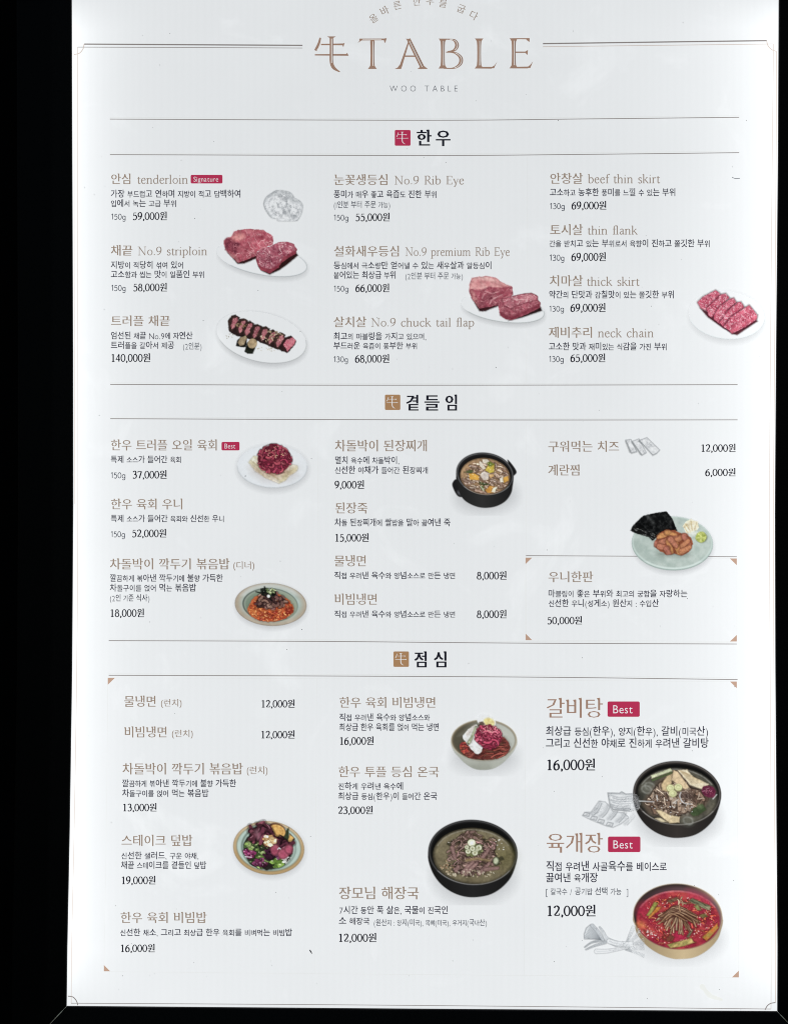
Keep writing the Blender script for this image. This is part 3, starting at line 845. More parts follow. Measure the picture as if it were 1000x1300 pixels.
    def chunks(s, cx, cy, rx, ry, n, r, cols, seed=3, dark=(40, 25, 20), mask=None, hi=(255, 245, 235), hip=.3):
        R = rs(seed)
        for i in range(n):
            q = math.sqrt(R.rand()); a = R.rand() * 2 * math.pi; x, y = cx + rx * q * math.cos(a), cy + ry * q * math.sin(a)
            m = R.randint(4, 7); a0 = R.rand() * 6; rr = r * (.5 + .8 * R.rand())
            P = [(x + rr * (.7 + .5 * R.rand()) * math.cos(a0 + 2 * math.pi * j / m), y + .75 * rr * (.7 + .5 * R.rand()) * math.sin(a0 + 2 * math.pi * j / m)) for j in range(m)]
            d = s.poly(P)
            if mask is not None: d = np.maximum(d, mask)
            c = np.array(cols[R.randint(len(cols))], float) * (.8 + .4 * R.rand())
            s.put(d - r * .2, dark, 2, .4); s.put(d, c, 1.5)
            if R.rand() < hip:
                h = s.ell(x - rr * .2, y - rr * .25, rr * .3, rr * .14, R.rand() * 90)
                if mask is not None: h = np.maximum(h, mask)
                s.put(h, hi, 1.5, .7)
    def specks(s, cx, cy, rx, ry, n, r, cols, seed=5, mask=None, op=.9):
        R = rs(seed)
        for i in range(n):
            q = math.sqrt(R.rand()); a = R.rand() * 2 * math.pi; x, y = cx + rx * q * math.cos(a), cy + ry * q * math.sin(a)
            d = s.ell(x, y, r * (.5 + R.rand()), r * (.35 + .5 * R.rand()), R.rand() * 180)
            if mask is not None: d = np.maximum(d, mask)
            s.put(d, cols[R.randint(len(cols))], 1.3, op)
    def build(s):
        root = bpy.data.objects.new('dish_picture', None); COL.objects.link(root); root.parent = BOARD; root['label'] = s.label
        for k, (name, rgb, a) in enumerate(s.layers):
            if a.max() < .01: continue
            P = at(s.ox + s.X * s.sc, s.oy + s.Y * s.sc, .0016 + .00025 * k).reshape(-1, 3)
            ny, nx = s.X.shape; af = a.ravel()
            I, J = np.meshgrid(np.arange(nx - 1), np.arange(ny - 1)); q = (J * nx + I).ravel()
            Q = np.stack([q, q + nx, q + nx + 1, q + 1], 1)
            Q = Q[af[Q].max(1) > .004]
            used = np.unique(Q); remap = np.zeros(len(af), int); remap[used] = np.arange(len(used)); Q = remap[Q]
            m = bpy.data.meshes.new(name); m.vertices.add(len(used)); m.vertices.foreach_set('co', P[used].ravel())
            m.loops.add(Q.size); m.loops.foreach_set('vertex_index', Q.ravel().astype(np.int32))
            m.polygons.add(len(Q)); m.polygons.foreach_set('loop_start', np.arange(0, Q.size, 4, dtype=np.int32))
            m.update(calc_edges=True)
            at_ = m.color_attributes.new('ink', 'FLOAT_COLOR', 'POINT')
            food = name not in ('plate', 'bowl', 'pot', 'pencil_drawing')
            q = (s.n(2.6 / s.sc, 2).ravel()[used, None] - .5) * (.56 if food else .05) + (s.n(16 / s.sc, 2).ravel()[used, None] - .5) * (.34 if food else .04)
            g = 1 + q + (rs(7).rand(len(used), 1) - .5) * (.10 if food else .04)
            c = np.clip(rgb.reshape(-1, 3)[used], 0, 255); gr = c.mean(1, keepdims=True); c = gr + (c - gr) * .80
            c = np.clip(lin(c) / PAPER * g, 0, 1)
            at_.data.foreach_set('color', np.concatenate([c, af[used, None]], 1).ravel().astype(np.float32))
            m.materials.append(M_pic); o = bpy.data.objects.new(name, m); COL.objects.link(o); o.parent = root
        return root
def shadow(p, d, w=9, op=.35, col=(84, 88, 96)): p.put(d, col, w, min(1, op * (1.45 if w < 30 else 1.05)))

def striploin():
    p = Pic('picture of two marbled raw steaks on a white oval plate below the tenderloin text', 264, 280, .14, 1000, 571)
    p.layer('plate'); e = p.ell(487, 350, 416, 140, 11)
    shadow(p, p.ell(497, 372, 400, 140, 11), 16, .30); p.put(e, (226, 230, 234), 1.5); p.put(np.abs(e + 3) - 2, (196, 202, 206), 2, .45)
    p.put(np.maximum(np.abs(e) - 3, 370 - p.Y + (p.X - 500) * -.12), (150, 158, 160), 2, .6); p.put(p.ell(487, 336, 370, 110, 11), (230, 233, 237), 14)
    p.layer('meat'); p.put(p.poly([(175, 290), (270, 395), (330, 392), (450, 340), (440, 310)], 4), (52, 22, 24), 3)
    A = p.poly([(146, 180), (170, 155), (212, 150), (235, 100), (300, 80), (400, 76), (500, 86), (592, 140), (590, 215), (545, 235), (450, 280), (440, 318), (385, 342), (272, 384), (160, 270), (142, 215)], 7)
    c = p.meat((186, 74, 92), (140, 40, 58), (232, 178, 178), 70, 60, 1.6, .05, .8); p.put(A, c, 1.6)
    p.put(np.maximum(A, p.poly([(150, 150), (215, 160), (290, 210), (250, 300), (150, 260)], 8)), p.meat((140, 44, 62), (82, 22, 40), (190, 110, 120), 50), 5)
    p.put(np.maximum(A, p.ell(275, 150, 62, 36, -10)), p.mix((214, 110, 112), (232, 166, 158), p.n(30)), 8, .85)
    p.put(np.maximum(A, p.poly([(150, 262), (250, 320), (285, 375), (265, 385), (165, 300)])), p.mix((190, 130, 128), (120, 50, 60), p.n(25)), 4, .9)
    p.put(np.maximum(A, p.line([(240, 104), (330, 92), (500, 96)], 12)), (205, 120, 125), 5, .5)
    p.put(p.poly([(450, 410), (480, 455), (560, 492), (650, 450), (720, 400), (818, 318), (800, 288)], 3), (48, 22, 22), 3)
    B = p.poly([(435, 350), (445, 290), (480, 262), (560, 235), (640, 197), (720, 190), (780, 215), (806, 262), (795, 300), (720, 345), (660, 395), (640, 425), (560, 484), (480, 450), (445, 400)], 7)
    p.put(B, p.mix((120, 34, 52), (170, 70, 84), p.n(30)), 1.6)
    B2 = p.poly([(440, 340), (450, 290), (480, 262), (560, 235), (640, 197), (720, 190), (778, 215), (800, 262), (760, 285), (690, 325), (660, 375), (600, 425), (540, 440), (480, 415), (450, 380)], 7)
    p.put(B2, p.meat((168, 62, 84), (118, 34, 56), (236, 190, 192), 46, 20, 1.3, .075, .95), 2); return p.build()
def truffle():
    p = Pic('picture of sliced seared steak with two truffle pieces on a white oval plate', 264, 386, .14, 1000, 600)
    p.layer('plate'); e = p.ell(485, 300, 414, 222, 13)
    shadow(p, p.ell(490, 322, 400, 222, 13), 18, .36); p.put(e, (229, 232, 234), 1.5); p.put(np.abs(e + 4) - 2, (205, 209, 212), 3, .4)
    i = p.ell(488, 288, 352, 172, 13); p.put(i, (222, 225, 227), 8); p.put(p.ell(492, 296, 340, 160, 13), (231, 233, 235), 12)
    p.put(np.maximum(np.abs(e) - 3, 330 - p.Y), (150, 156, 156), 2, .5)
    p.specks(230, 290, 70, 40, 20, 5, [(120, 110, 90), (170, 165, 150)], 8); p.specks(540, 400, 100, 30, 16, 5, [(150, 140, 110), (190, 180, 150)], 9)
    p.layer('meat')
    p.put(p.poly([(180, 190), (200, 130), (330, 190), (800, 340), (740, 420), (715, 442), (600, 400), (440, 335), (260, 290), (195, 250)], 8), (42, 26, 26), 2)
    S = [(240, 165), (312, 195), (372, 222), (440, 248), (512, 268), (580, 300), (655, 325)]
    for k, (x, y) in enumerate(S):
        q = 1 - .0 * k
        p.put(p.poly([(x - 62, y - 10), (x - 30, y - 62), (x + 12, y - 70), (x + 50, y - 45), (x + 20, y + 30), (x - 20, y + 82), (x - 45, y + 70)], 7), p.mix((40, 26, 24), (72, 48, 42), p.n(20)), 2)
        p.put(p.poly([(x - 36, y + 30), (x - 8, y - 40), (x + 28, y - 46), (x + 34, y - 14), (x + 2, y + 42), (x - 25, y + 66)], 8), p.meat((186, 92, 106), (128, 52, 66), (220, 160, 156), 34), 2)
    p.put(p.poly([(665, 390), (700, 300), (750, 285), (800, 330), (790, 370), (725, 440), (690, 425)], 6), (52, 26, 28), 2)
    p.put(p.poly([(682, 372), (705, 330), (770, 300), (796, 332), (778, 368), (722, 428)], 6), p.meat((206, 96, 116), (160, 56, 78), (236, 170, 172), 34), 2)
    p.specks(560, 290, 120, 50, 44, 8, [(150, 125, 90), (190, 170, 130), (90, 66, 48), (215, 200, 170)], 4); p.specks(300, 195, 60, 22, 22, 8, [(150, 130, 95), (120, 90, 60)], 14)
    p.layer('truffle')
    p.put(p.poly([(250, 380), (262, 330), (310, 285), (355, 290), (352, 360), (345, 392), (300, 392)], 4), (26, 24, 20), 2)
    p.put(p.poly([(270, 352), (290, 305), (345, 285), (354, 310), (325, 372), (290, 380)], 4), p.mix((120, 98, 70), (180, 158, 124), p.n(24)), 2)
    p.put(p.poly([(330, 430), (355, 350), (400, 315), (445, 330), (440, 375), (405, 450), (360, 452)], 4), (24, 26, 20), 2)
    p.put(p.ell(402, 358, 42, 46, 30), p.mix((138, 112, 78), (196, 172, 130), p.n(24)), 2); p.put(p.line([(345, 425), (400, 435)], 20), (44, 50, 38), 5, .7); return p.build()
def ribeye():
    p = Pic('picture of a thick block and a slab of raw rib eye on a white oval plate', 574, 340, .126, 1000, 635)
    p.layer('plate'); e = p.ell(507, 408, 422, 136, 8)
    shadow(p, p.ell(515, 432, 405, 134, 8), 16, .34); p.put(e, (222, 227, 229), 1.5); p.put(p.ell(507, 395, 370, 105, 8), (227, 231, 233), 14)
    p.put(np.maximum(np.abs(e) - 3, 440 - p.Y), (140, 150, 148), 2, .6)
    p.layer('meat'); p.put(p.poly([(190, 300), (272, 440), (330, 440), (470, 385), (470, 340)], 4), (58, 24, 28), 3)
    A = p.poly([(200, 100), (330, 85), (430, 98), (500, 150), (606, 192), (606, 225), (615, 275), (560, 300), (480, 345), (462, 378), (270, 410), (200, 310), (168, 240), (172, 170)], 7)
    p.put(A, p.meat((166, 62, 80), (112, 34, 52), (214, 148, 150), 80, -35, 2.2, .05, .7), 1.6)
    p.put(np.maximum(A, p.poly([(200, 95), (330, 80), (430, 92), (600, 186), (500, 200), (360, 192), (300, 222), (170, 215), (175, 160)], 9)), p.mix((206, 128, 130), (228, 176, 170), p.n(40, 3, ang=25, st=2) * 1.5 - .3), 4)
    p.put(np.maximum(A, p.line([(260, 130), (400, 150), (560, 200)], 16, 8)), (176, 70, 84), 8, .55)
    p.put(np.maximum(A, p.poly([(170, 225), (205, 215), (250, 300), (265, 400), (200, 320)], 8)), p.mix((198, 128, 128), (138, 58, 70), p.n(24) * 1.4 - .2), 4)
    for q in ([(300, 305), (322, 262), (340, 258)], [(380, 360), (396, 320), (440, 300)], [(330, 235), (400, 260), (470, 240)], [(420, 310), (500, 270)]): p.put(np.maximum(A, p.line(q, 9, 4)), (226, 170, 172), 3, .8)
    p.put(p.poly([(600, 500), (560, 536), (700, 505), (905, 435), (895, 400), (870, 380)], 3), (42, 22, 24), 3)
    B = p.poly([(460, 350), (500, 310), (690, 265), (800, 250), (862, 285), (862, 320), (888, 350), (882, 400), (760, 460), (600, 528), (540, 520), (480, 480), (464, 400)], 5)
    p.put(B, p.meat((176, 80, 96), (132, 44, 62), (222, 160, 164), 30, 15, 2, .06, .7), 1.6)
    p.put(np.maximum(B, p.line([(482, 470), (560, 510), (620, 505), (880, 385)], 46)), p.mix((112, 34, 50), (158, 66, 82), p.n(20)), 4)
    C = p.poly([(503, 320), (690, 268), (800, 256), (856, 290), (850, 322), (740, 350), (640, 385), (585, 410), (520, 378)], 5)
    p.put(C - 5, (96, 28, 42), 3, .8); p.put(C, p.meat((184, 90, 106), (146, 56, 74), (236, 190, 190), 60, 10, 1.6, .06), 2)
    p.put(p.line([(600, 300), (650, 322), (720, 318)], 9), (236, 196, 194), 3, .8); return p.build()
def skirt():
    p = Pic('picture of five overlapping slices of marbled raw meat on a white round plate', 862, 355, .12, 1000, 717)
    p.layer('plate'); e = p.ell(500, 378, 402, 248, 6)
    shadow(p, p.ell(505, 402, 385, 250, 6), 20, .26); p.put(e, (233, 237, 240), 2); p.put(p.ell(505, 355, 340, 190, 6), (237, 240, 242), 24)
    p.put(np.maximum(np.abs(e + 4) - 4, 420 - p.Y), (190, 202, 204), 4, .6)
    p.layer('meat'); p.put(p.poly([(215, 300), (300, 400), (440, 500), (560, 575), (612, 590), (835, 440), (815, 425), (400, 380)], 3), (84, 38, 46), 3)
    sl = [[(195, 240), (250, 182), (385, 112), (435, 150), (380, 260), (320, 345), (225, 300)], [(290, 300), (440, 160), (490, 145), (530, 192), (460, 260), (345, 400), (310, 380)],
          [(365, 380), (420, 290), (535, 205), (575, 195), (605, 240), (520, 330), (430, 470), (370, 420)], [(430, 450), (520, 320), (620, 240), (652, 236), (690, 290), (600, 370), (500, 515), (470, 505)],
          [(470, 500), (540, 400), (690, 300), (738, 270), (790, 330), (826, 375), (818, 420), (700, 500), (560, 572), (535, 545)]]
    for k, q in enumerate(sl):
        d = p.poly(q, 4); p.put(d - 9, (74, 16, 34), 4, .8); p.put(d, p.meat((198, 62, 90), (158, 34, 62), (240, 196, 204), 36, -50, 1.3, .075, .85), 1.6)
        p.put(np.maximum(d, p.line([q[-1], q[0]] if k < 4 else [(540, 555), (820, 400)], 22)), (212, 84, 106), 6, .4)
    p.specks(470, 340, 230, 160, 50, 8, [(238, 200, 206), (225, 160, 172)], 3, mask=np.minimum.reduce([p.poly(q) for q in sl]) + 8, op=.7)
    return p.build()
def yukhoe():
    p = Pic('picture of a ball of seasoned raw beef on a white cabbage leaf on a round plate', 290, 550, .11, 1000, 727)
    p.layer('plate'); e = p.ell(505, 384, 404, 245, 2)
    shadow(p, p.ell(510, 408, 390, 245, 2), 22, .34); p.put(e, (214, 219, 224), 1.6); p.put(p.ell(505, 365, 350, 200, 2), (219, 224, 228), 26)
    p.put(np.maximum(np.abs(e + 2) - 3, 380 - p.Y), (168, 176, 180), 3, .6); p.put(p.ell(196, 493, 5, 5), (70, 70, 76), 1)
    p.layer('cabbage'); L = p.poly([(232, 335), (290, 262), (400, 270), (650, 330), (800, 382), (790, 430), (700, 490), (655, 545), (580, 578), (440, 520), (300, 430)], 8)
    p.put(L - 5, (150, 140, 100), 4, .5); p.put(L, p.mix((206, 198, 160), (236, 234, 218), p.n(22, 3, ang=33, st=7) * 1.5 - .2), 1.6)
    for k in range(6): p.put(np.maximum(L, p.line([(260 + 28 * k, 340 - 9 * k), (430 + 40 * k, 520 - 16 * k)], 5)), (176, 166, 118), 3, .5)
    p.put(np.maximum(L, p.poly([(640, 470), (790, 380), (800, 420), (660, 545), (590, 570)], 8)), p.mix((180, 178, 120), (226, 224, 190), p.n(26)), 5, .7)
    p.put(np.maximum(L, p.ell(520, 450, 210, 60)), (128, 84, 60), 34, .6)
    p.layer('raw_beef'); b = p.ell(530, 298, 196, 168); p.put(b, p.mix((96, 22, 40), (150, 44, 66), p.n(40)), 3)
    p.strands(530, 300, 180, 148, 110, 95, 26, [(150, 42, 68), (172, 58, 84), (120, 30, 50), (164, 62, 78)], 5, .8, (216, 150, 140), .18, dark=(60, 12, 24), mask=b - 9)
    p.specks(545, 215, 130, 66, 44, 7, [(206, 160, 120), (224, 186, 150), (96, 24, 36)], 6); p.put(p.line([(470, 460), (540, 485)], 10), (126, 70, 50), 8, .6); return p.build()
def kimchi():
    p = Pic('picture of orange kimchi fried rice topped with beef on a green and tan plate', 288, 730, .112, 1000, 679)
    p.layer('plate'); e = p.ell(496, 334, 406, 242, 3); shadow(p, p.ell(502, 358, 392, 240, 3), 18, .32)
    p.put(e, p.mix((160, 146, 124), (186, 172, 152), p.n(90)), 1.6); p.put(np.abs(e + 3) - 3, (120, 104, 84), 2, .6)
    p.put(p.ell(502, 326, 348, 200, 3), p.mix((150, 172, 162), (178, 196, 190), p.n(100)), 12); p.put(np.maximum(np.abs(p.ell(500, 300, 330, 180, 3)) - 10, p.Y - 220), (206, 214, 214), 12, .8)
    p.put(p.ell(490, 338, 312, 188, 4), (52, 62, 54), 3); p.put(p.ell(494, 338, 304, 182, 4), (150, 162, 148), 3); p.put(p.ell(500, 346, 296, 176, 4), p.mix((112, 132, 112), (146, 160, 138), p.X / 600 - .3), 5)
    p.layer('fried_rice'); m = p.poly([(235, 380), (290, 280), (350, 230), (520, 190), (650, 250), (740, 330), (762, 400), (690, 480), (560, 522), (440, 526), (330, 500), (260, 450)], 12, True)
    p.put(m - 5, (80, 48, 34), 5, .6); p.put(m, (196, 92, 46), 2)
    p.strands(500, 390, 250, 130, 260, 30, 14, [(226, 120, 58), (206, 88, 40), (180, 60, 32), (238, 150, 84), (150, 40, 28)], 4, .9, (255, 205, 165), .35, dark=(110, 30, 18), mask=m)
    p.put(np.maximum(m, p.ell(330, 400, 70, 40)), (236, 150, 60), 16, .3)
    p.layer('beef'); p.strands(490, 300, 150, 66, 60, 70, 30, [(110, 74, 66), (88, 54, 56), (146, 108, 92), (70, 44, 44), (128, 82, 78)], 8, 1.0, (196, 160, 146), .35, dark=(36, 20, 20))
    p.layer('garnish'); p.strands(470, 200, 95, 48, 46, 42, 15, [(26, 30, 26), (40, 48, 38), (18, 20, 18)], 3, .8, (90, 100, 84), .2, dark=(12, 12, 12))
    p.strands(495, 182, 42, 26, 18, 26, 11, [(170, 190, 130), (200, 212, 160), (120, 150, 90)], 9, .9, (236, 240, 216), .4, dark=(60, 70, 40)); p.put(p.ell(472, 240, 19, 18), (238, 238, 230), 2); return p.build()
def stewpot():
    p = Pic('picture of a black handled pot of stew with tofu, pumpkin and beef', 560, 565, .11, 1000, 818)
    p.layer('pot'); shadow(p, p.ell(520, 590, 320, 160, -4), 40, .42)
    p.put(p.poly([(125, 445), (172, 392), (215, 470), (270, 560), (238, 600), (188, 588), (145, 520)], 0, True), (28, 28, 30), 2); p.put(p.ell(212, 552, 22, 14, 40), (150, 152, 160), 8, .7)
    p.put(p.poly([(760, 170), (800, 200), (868, 300), (850, 345), (818, 350), (790, 260)], 0, True), (26, 26, 27), 2)
    p.put(p.poly([(172, 330), (200, 520), (250, 620), (330, 680), (430, 718), (530, 726), (640, 706), (740, 650), (800, 570), (822, 490), (826, 330), (700, 180), (500, 120), (280, 190)], 0, True), p.mix((46, 46, 46), (30, 30, 30), np.abs(p.X - 470) / 320), 2)
    e = p.ell(503, 334, 334, 248, 8); p.put(e, (34, 34, 35), 2)
    p.put(np.maximum(np.abs(e + 14) - 3, 100 - p.Y), (138, 140, 142), 3, .75); p.put(np.maximum(np.abs(e + 12) - 3, p.X * .6 + p.Y - 900), (120, 122, 126), 3, .25)
    p.put(np.maximum(np.abs(p.ell(503, 334, 334, 248, 8) + 14) - 5, 480 - p.Y), (190, 188, 182), 3, .6)
    p.put(p.ell(507, 340, 306, 222, 8), (24, 23, 23), 4)
    p.layer('soup'); e = p.ell(505, 362, 282, 206, 6); p.put(e, p.mix((134, 102, 72), (186, 148, 104), p.n(60)), 4)
    m = e + 8
    p.strands(505, 370, 270, 190, 150, 62, 20, [(182, 154, 134), (158, 128, 110), (204, 180, 158), (128, 98, 80)], 6, .5, (236, 220, 204), .4, dark=(84, 60, 44), mask=m, ang=18)
    def q(P, c, c2=None): d = np.maximum(p.poly(P, 5), m); p.put(d - 4, (60, 40, 20), 4, .5); p.put(d, p.mix(c, c2 or np.array(c) * .85, p.n(30)), 2)
    q([(315, 330), (375, 325), (440, 360), (430, 405), (330, 398)], (232, 170, 60)); q([(445, 340), (485, 305), (560, 325), (540, 400), (480, 405)], (222, 208, 196)); q([(470, 165), (520, 155), (560, 190), (520, 215), (480, 205)], (236, 226, 204))
    q([(440, 185), (465, 195), (515, 270), (480, 285), (440, 230)], (228, 216, 196)); q([(510, 290), (545, 220), (612, 215), (608, 310), (560, 325)], (176, 176, 60), (222, 180, 60)); q([(525, 210), (560, 190), (610, 220), (560, 250)], (112, 132, 44))
    q([(265, 315), (330, 285), (375, 300), (350, 325)], (84, 96, 54)); q([(700, 375), (770, 360), (778, 410), (720, 440)], (226, 166, 62)); q([(672, 385), (710, 360), (718, 430), (680, 430)], (234, 222, 200))
    q([(510, 520), (560, 470), (640, 485), (610, 550), (530, 552)], (222, 152, 56)); q([(575, 540), (600, 490), (645, 482), (615, 550)], (240, 228, 200)); q([(440, 420), (560, 455), (500, 470), (440, 450)], (74, 84, 48)); q([(445, 465), (485, 475), (502, 530), (470, 520)], (92, 108, 52)); p.put(p.line([(455, 478), (490, 528)], 9), (222, 226, 200), 3)
    q([(545, 340), (600, 335), (610, 360), (570, 385)], (226, 176, 110)); p.specks(505, 370, 250, 180, 60, 7, [(246, 236, 220), (240, 214, 170)], 12, mask=m, op=.7); return p.build()
def uni():
    p = Pic('picture of sea urchin, dried laver, ginger and wasabi on a pale green plate', 786, 640, .14, 1000, 686)
    p.layer('plate'); e = p.ell(480, 358, 368, 243, 2); shadow(p, p.ell(486, 378, 352, 240, 2), 18, .34)
    p.put(e, (142, 164, 156), 1.6); p.put(p.ell(480, 350, 364, 238, 2), (190, 208, 202), 3); p.put(p.ell(480, 346, 354, 230, 2), p.mix((158, 176, 168), (180, 194, 187), p.n(50, 4) * 2 - .5), 4)
    p.put(np.maximum(np.abs(p.ell(480, 352, 360, 232, 2)) - 4, 520 - p.Y), (214, 226, 222), 4, .8)
    p.layer('laver'); d = p.poly([(100, 240), (120, 195), (150, 165), (212, 105), (300, 85), (425, 62), (480, 130), (527, 245), (400, 262), (345, 300), (300, 335), (270, 300), (140, 262)], 5)
    p.put(d, p.mix((12, 13, 14), (52, 54, 54), p.n(26, 4) * 2.2 - .9), 1.6)
    p.put(np.maximum(d, p.poly([(100, 240), (130, 195), (330, 270), (310, 335), (140, 262)])), p.mix((20, 20, 20), (150, 152, 148), np.clip(p.n(10, 3, ang=15, st=3) * 3 - 1.7, 0, 1)), 4, .9)
    p.put(np.maximum(d, p.line([(255, 105), (310, 170)], 16, 6)), (110, 114, 112), 8, .55)
    p.layer('sea_urchin'); u = p.poly([(318, 350), (355, 285), (400, 245), (490, 236), (560, 262), (630, 285), (664, 350), (640, 420), (580, 462), (500, 450), (430, 460), (400, 440), (335, 405)], 8, True)
    p.put(p.ell(490, 452, 140, 22), (70, 70, 56), 12, .5); p.put(u, (150, 76, 46), 2)
    R = rs(4)
    for (x, y, a, l) in ((400, 280, -15, 90), (470, 270, 20, 80), (360, 350, -20, 80), (420, 330, -25, 100), (500, 310, -10, 90), (560, 300, -35, 110), (610, 330, 60, 90), (580, 370, -40, 110), (460, 390, 75, 100), (400, 390, 10, 80), (530, 410, 70, 90), (600, 410, -30, 80), (440, 430, 60, 50), (490, 350, 50, 80)):
        t = math.radians(a); P = [(x - math.cos(t) * l / 2, y - math.sin(t) * l / 2), (x, y + 4), (x + math.cos(t) * l / 2, y + math.sin(t) * l / 2)]
        dd = np.maximum(p.line(P, 50, 36), u); c = np.array([(200, 126, 84), (186, 112, 84), (206, 138, 78), (180, 104, 84)][R.randint(4)], float)
        p.put(dd - 5, (96, 40, 26), 4, .8); p.put(dd, p.mix(c * 1.1, c * .72, p.n(12, 3)), 3); p.put(np.maximum(p.line([(a_ - 3, b_ - 9) for a_, b_ in P], 12), u), c * 1.12, 8, .6)
    p.layer('ginger'); g = p.poly([(568, 200), (600, 155), (650, 135), (715, 160), (722, 215), (700, 240), (640, 265), (600, 260)], 12); p.put(g, p.mix((206, 192, 150), (238, 232, 210), p.n(28, 3) * 1.7 - .3), 2)
    for P in ([(590, 210), (620, 260)], [(600, 180), (640, 240)], [(650, 160), (660, 240)], [(700, 170), (680, 230)]): p.put(np.maximum(p.line(P, 8, 4), g), (168, 144, 88), 3, .7)
    p.put(p.ell(670, 268, 40, 20), (222, 226, 214), 8, .8)
    p.layer('wasabi'); p.put(p.ell(745, 305, 52, 46), (84, 92, 40), 4, .8); w = p.ell(740, 298, 51, 50) + (p.n(20) - .5) * 14; p.put(w, p.mix((146, 160, 62), (204, 212, 120), p.n(18, 3) * 1.8 - .4), 2); return p.build()
def naengmyeon():
    p = Pic('picture of red mixed cold noodles with raw beef and half an egg in a grey bowl', 560, 896, .11, 1000, 818)
    p.layer('bowl'); shadow(p, p.ell(505, 600, 330, 140), 44, .40)
    p.put(p.poly([(112, 390), (140, 520), (200, 590), (280, 670), (380, 728), (490, 742), (600, 726), (700, 670), (790, 580), (850, 500), (874, 390), (760, 260), (490, 190), (230, 260)], 0, True), p.mix((150, 154, 142), (190, 194, 184), p.n(160, 2) * .8 + (600 - p.Y) / 400), 2)
    p.put(np.maximum(p.ell(495, 560, 260, 100), -p.ell(495, 500, 330, 140)), (206, 208, 200), 20, .3)
    p.put(p.ell(492, 396, 381, 240), (184, 176, 154), 2); p.put(p.ell(492, 396, 370, 230), (122, 108, 84), 3); p.put(p.ell(494, 400, 360, 222), p.mix((82, 78, 62), (176, 180, 170), (p.X - 250) / 430), 5)
    p.put(np.maximum(np.abs(p.ell(500, 470, 330, 220)) - 6, p.Y - 330), (196, 198, 188), 14, .35)
    p.layer('noodles'); m = p.poly([(210, 480), (260, 410), (400, 470), (680, 360), (760, 400), (792, 470), (770, 540), (680, 600), (560, 622), (400, 618), (280, 580)], 8, True)
    p.put(m - 8, (60, 50, 40), 8, .5); p.put(m, (120, 52, 46), 3)
    p.strands(500, 520, 290, 110, 110, 110, 13, [(150, 66, 56), (124, 54, 46), (110, 70, 54), (168, 78, 66), (96, 44, 40)], 5, .25, (206, 130, 110), .25, dark=(56, 22, 20), mask=m, ang=-22)
    p.specks(260, 480, 60, 60, 36, 12, [(190, 62, 48), (206, 92, 66), (160, 40, 50)], 6, mask=m)
    p.layer('radish'); r = p.poly([(250, 370), (285, 300), (370, 230), (412, 225), (400, 330), (440, 400), (480, 470), (440, 552), (390, 545), (330, 480)], 8, True); p.put(r, p.mix((204, 206, 202), (226, 228, 226), p.n(50)), 2)
    p.put(p.line([(300, 330), (380, 240)], 24), (150, 130, 120), 8, .6); p.put(p.line([(315, 430), (350, 370), (400, 245)], 40, 22), (90, 96, 70), 3); p.put(p.line([(322, 420), (352, 365), (398, 250)], 26, 10), (196, 204, 166), 3); p.put(p.line([(330, 400), (360, 340)], 5), (120, 132, 92), 2)
    p.layer('egg'); p.put(p.ell(520, 178, 112, 76, 20), (232, 232, 230), 2); p.put(p.ell(552, 190, 66, 48, 20), p.mix((226, 206, 120), (240, 226, 160), p.n(20)), 4); p.put(p.line([(520, 215), (560, 150)], 6), (206, 180, 90), 3, .7); p.put(p.poly([(415, 235), (440, 190), (480, 180), (500, 215), (460, 240)], 8), (96, 78, 66), 3)
    p.layer('raw_beef'); b = p.poly([(388, 350), (420, 250), (520, 220), (630, 240), (690, 310), (690, 390), (640, 470), (560, 500), (490, 480), (400, 400)], 8, True); p.put(b, (140, 36, 62), 3)
    p.strands(540, 360, 140, 120, 70, 80, 24, [(190, 62, 92), (168, 48, 78), (206, 90, 114), (150, 38, 64)], 15, .8, (238, 170, 180), .3, dark=(86, 18, 36), mask=b - 6); p.specks(550, 280, 110, 50, 22, 6, [(226, 180, 160), (240, 210, 190)], 3); return p.build()
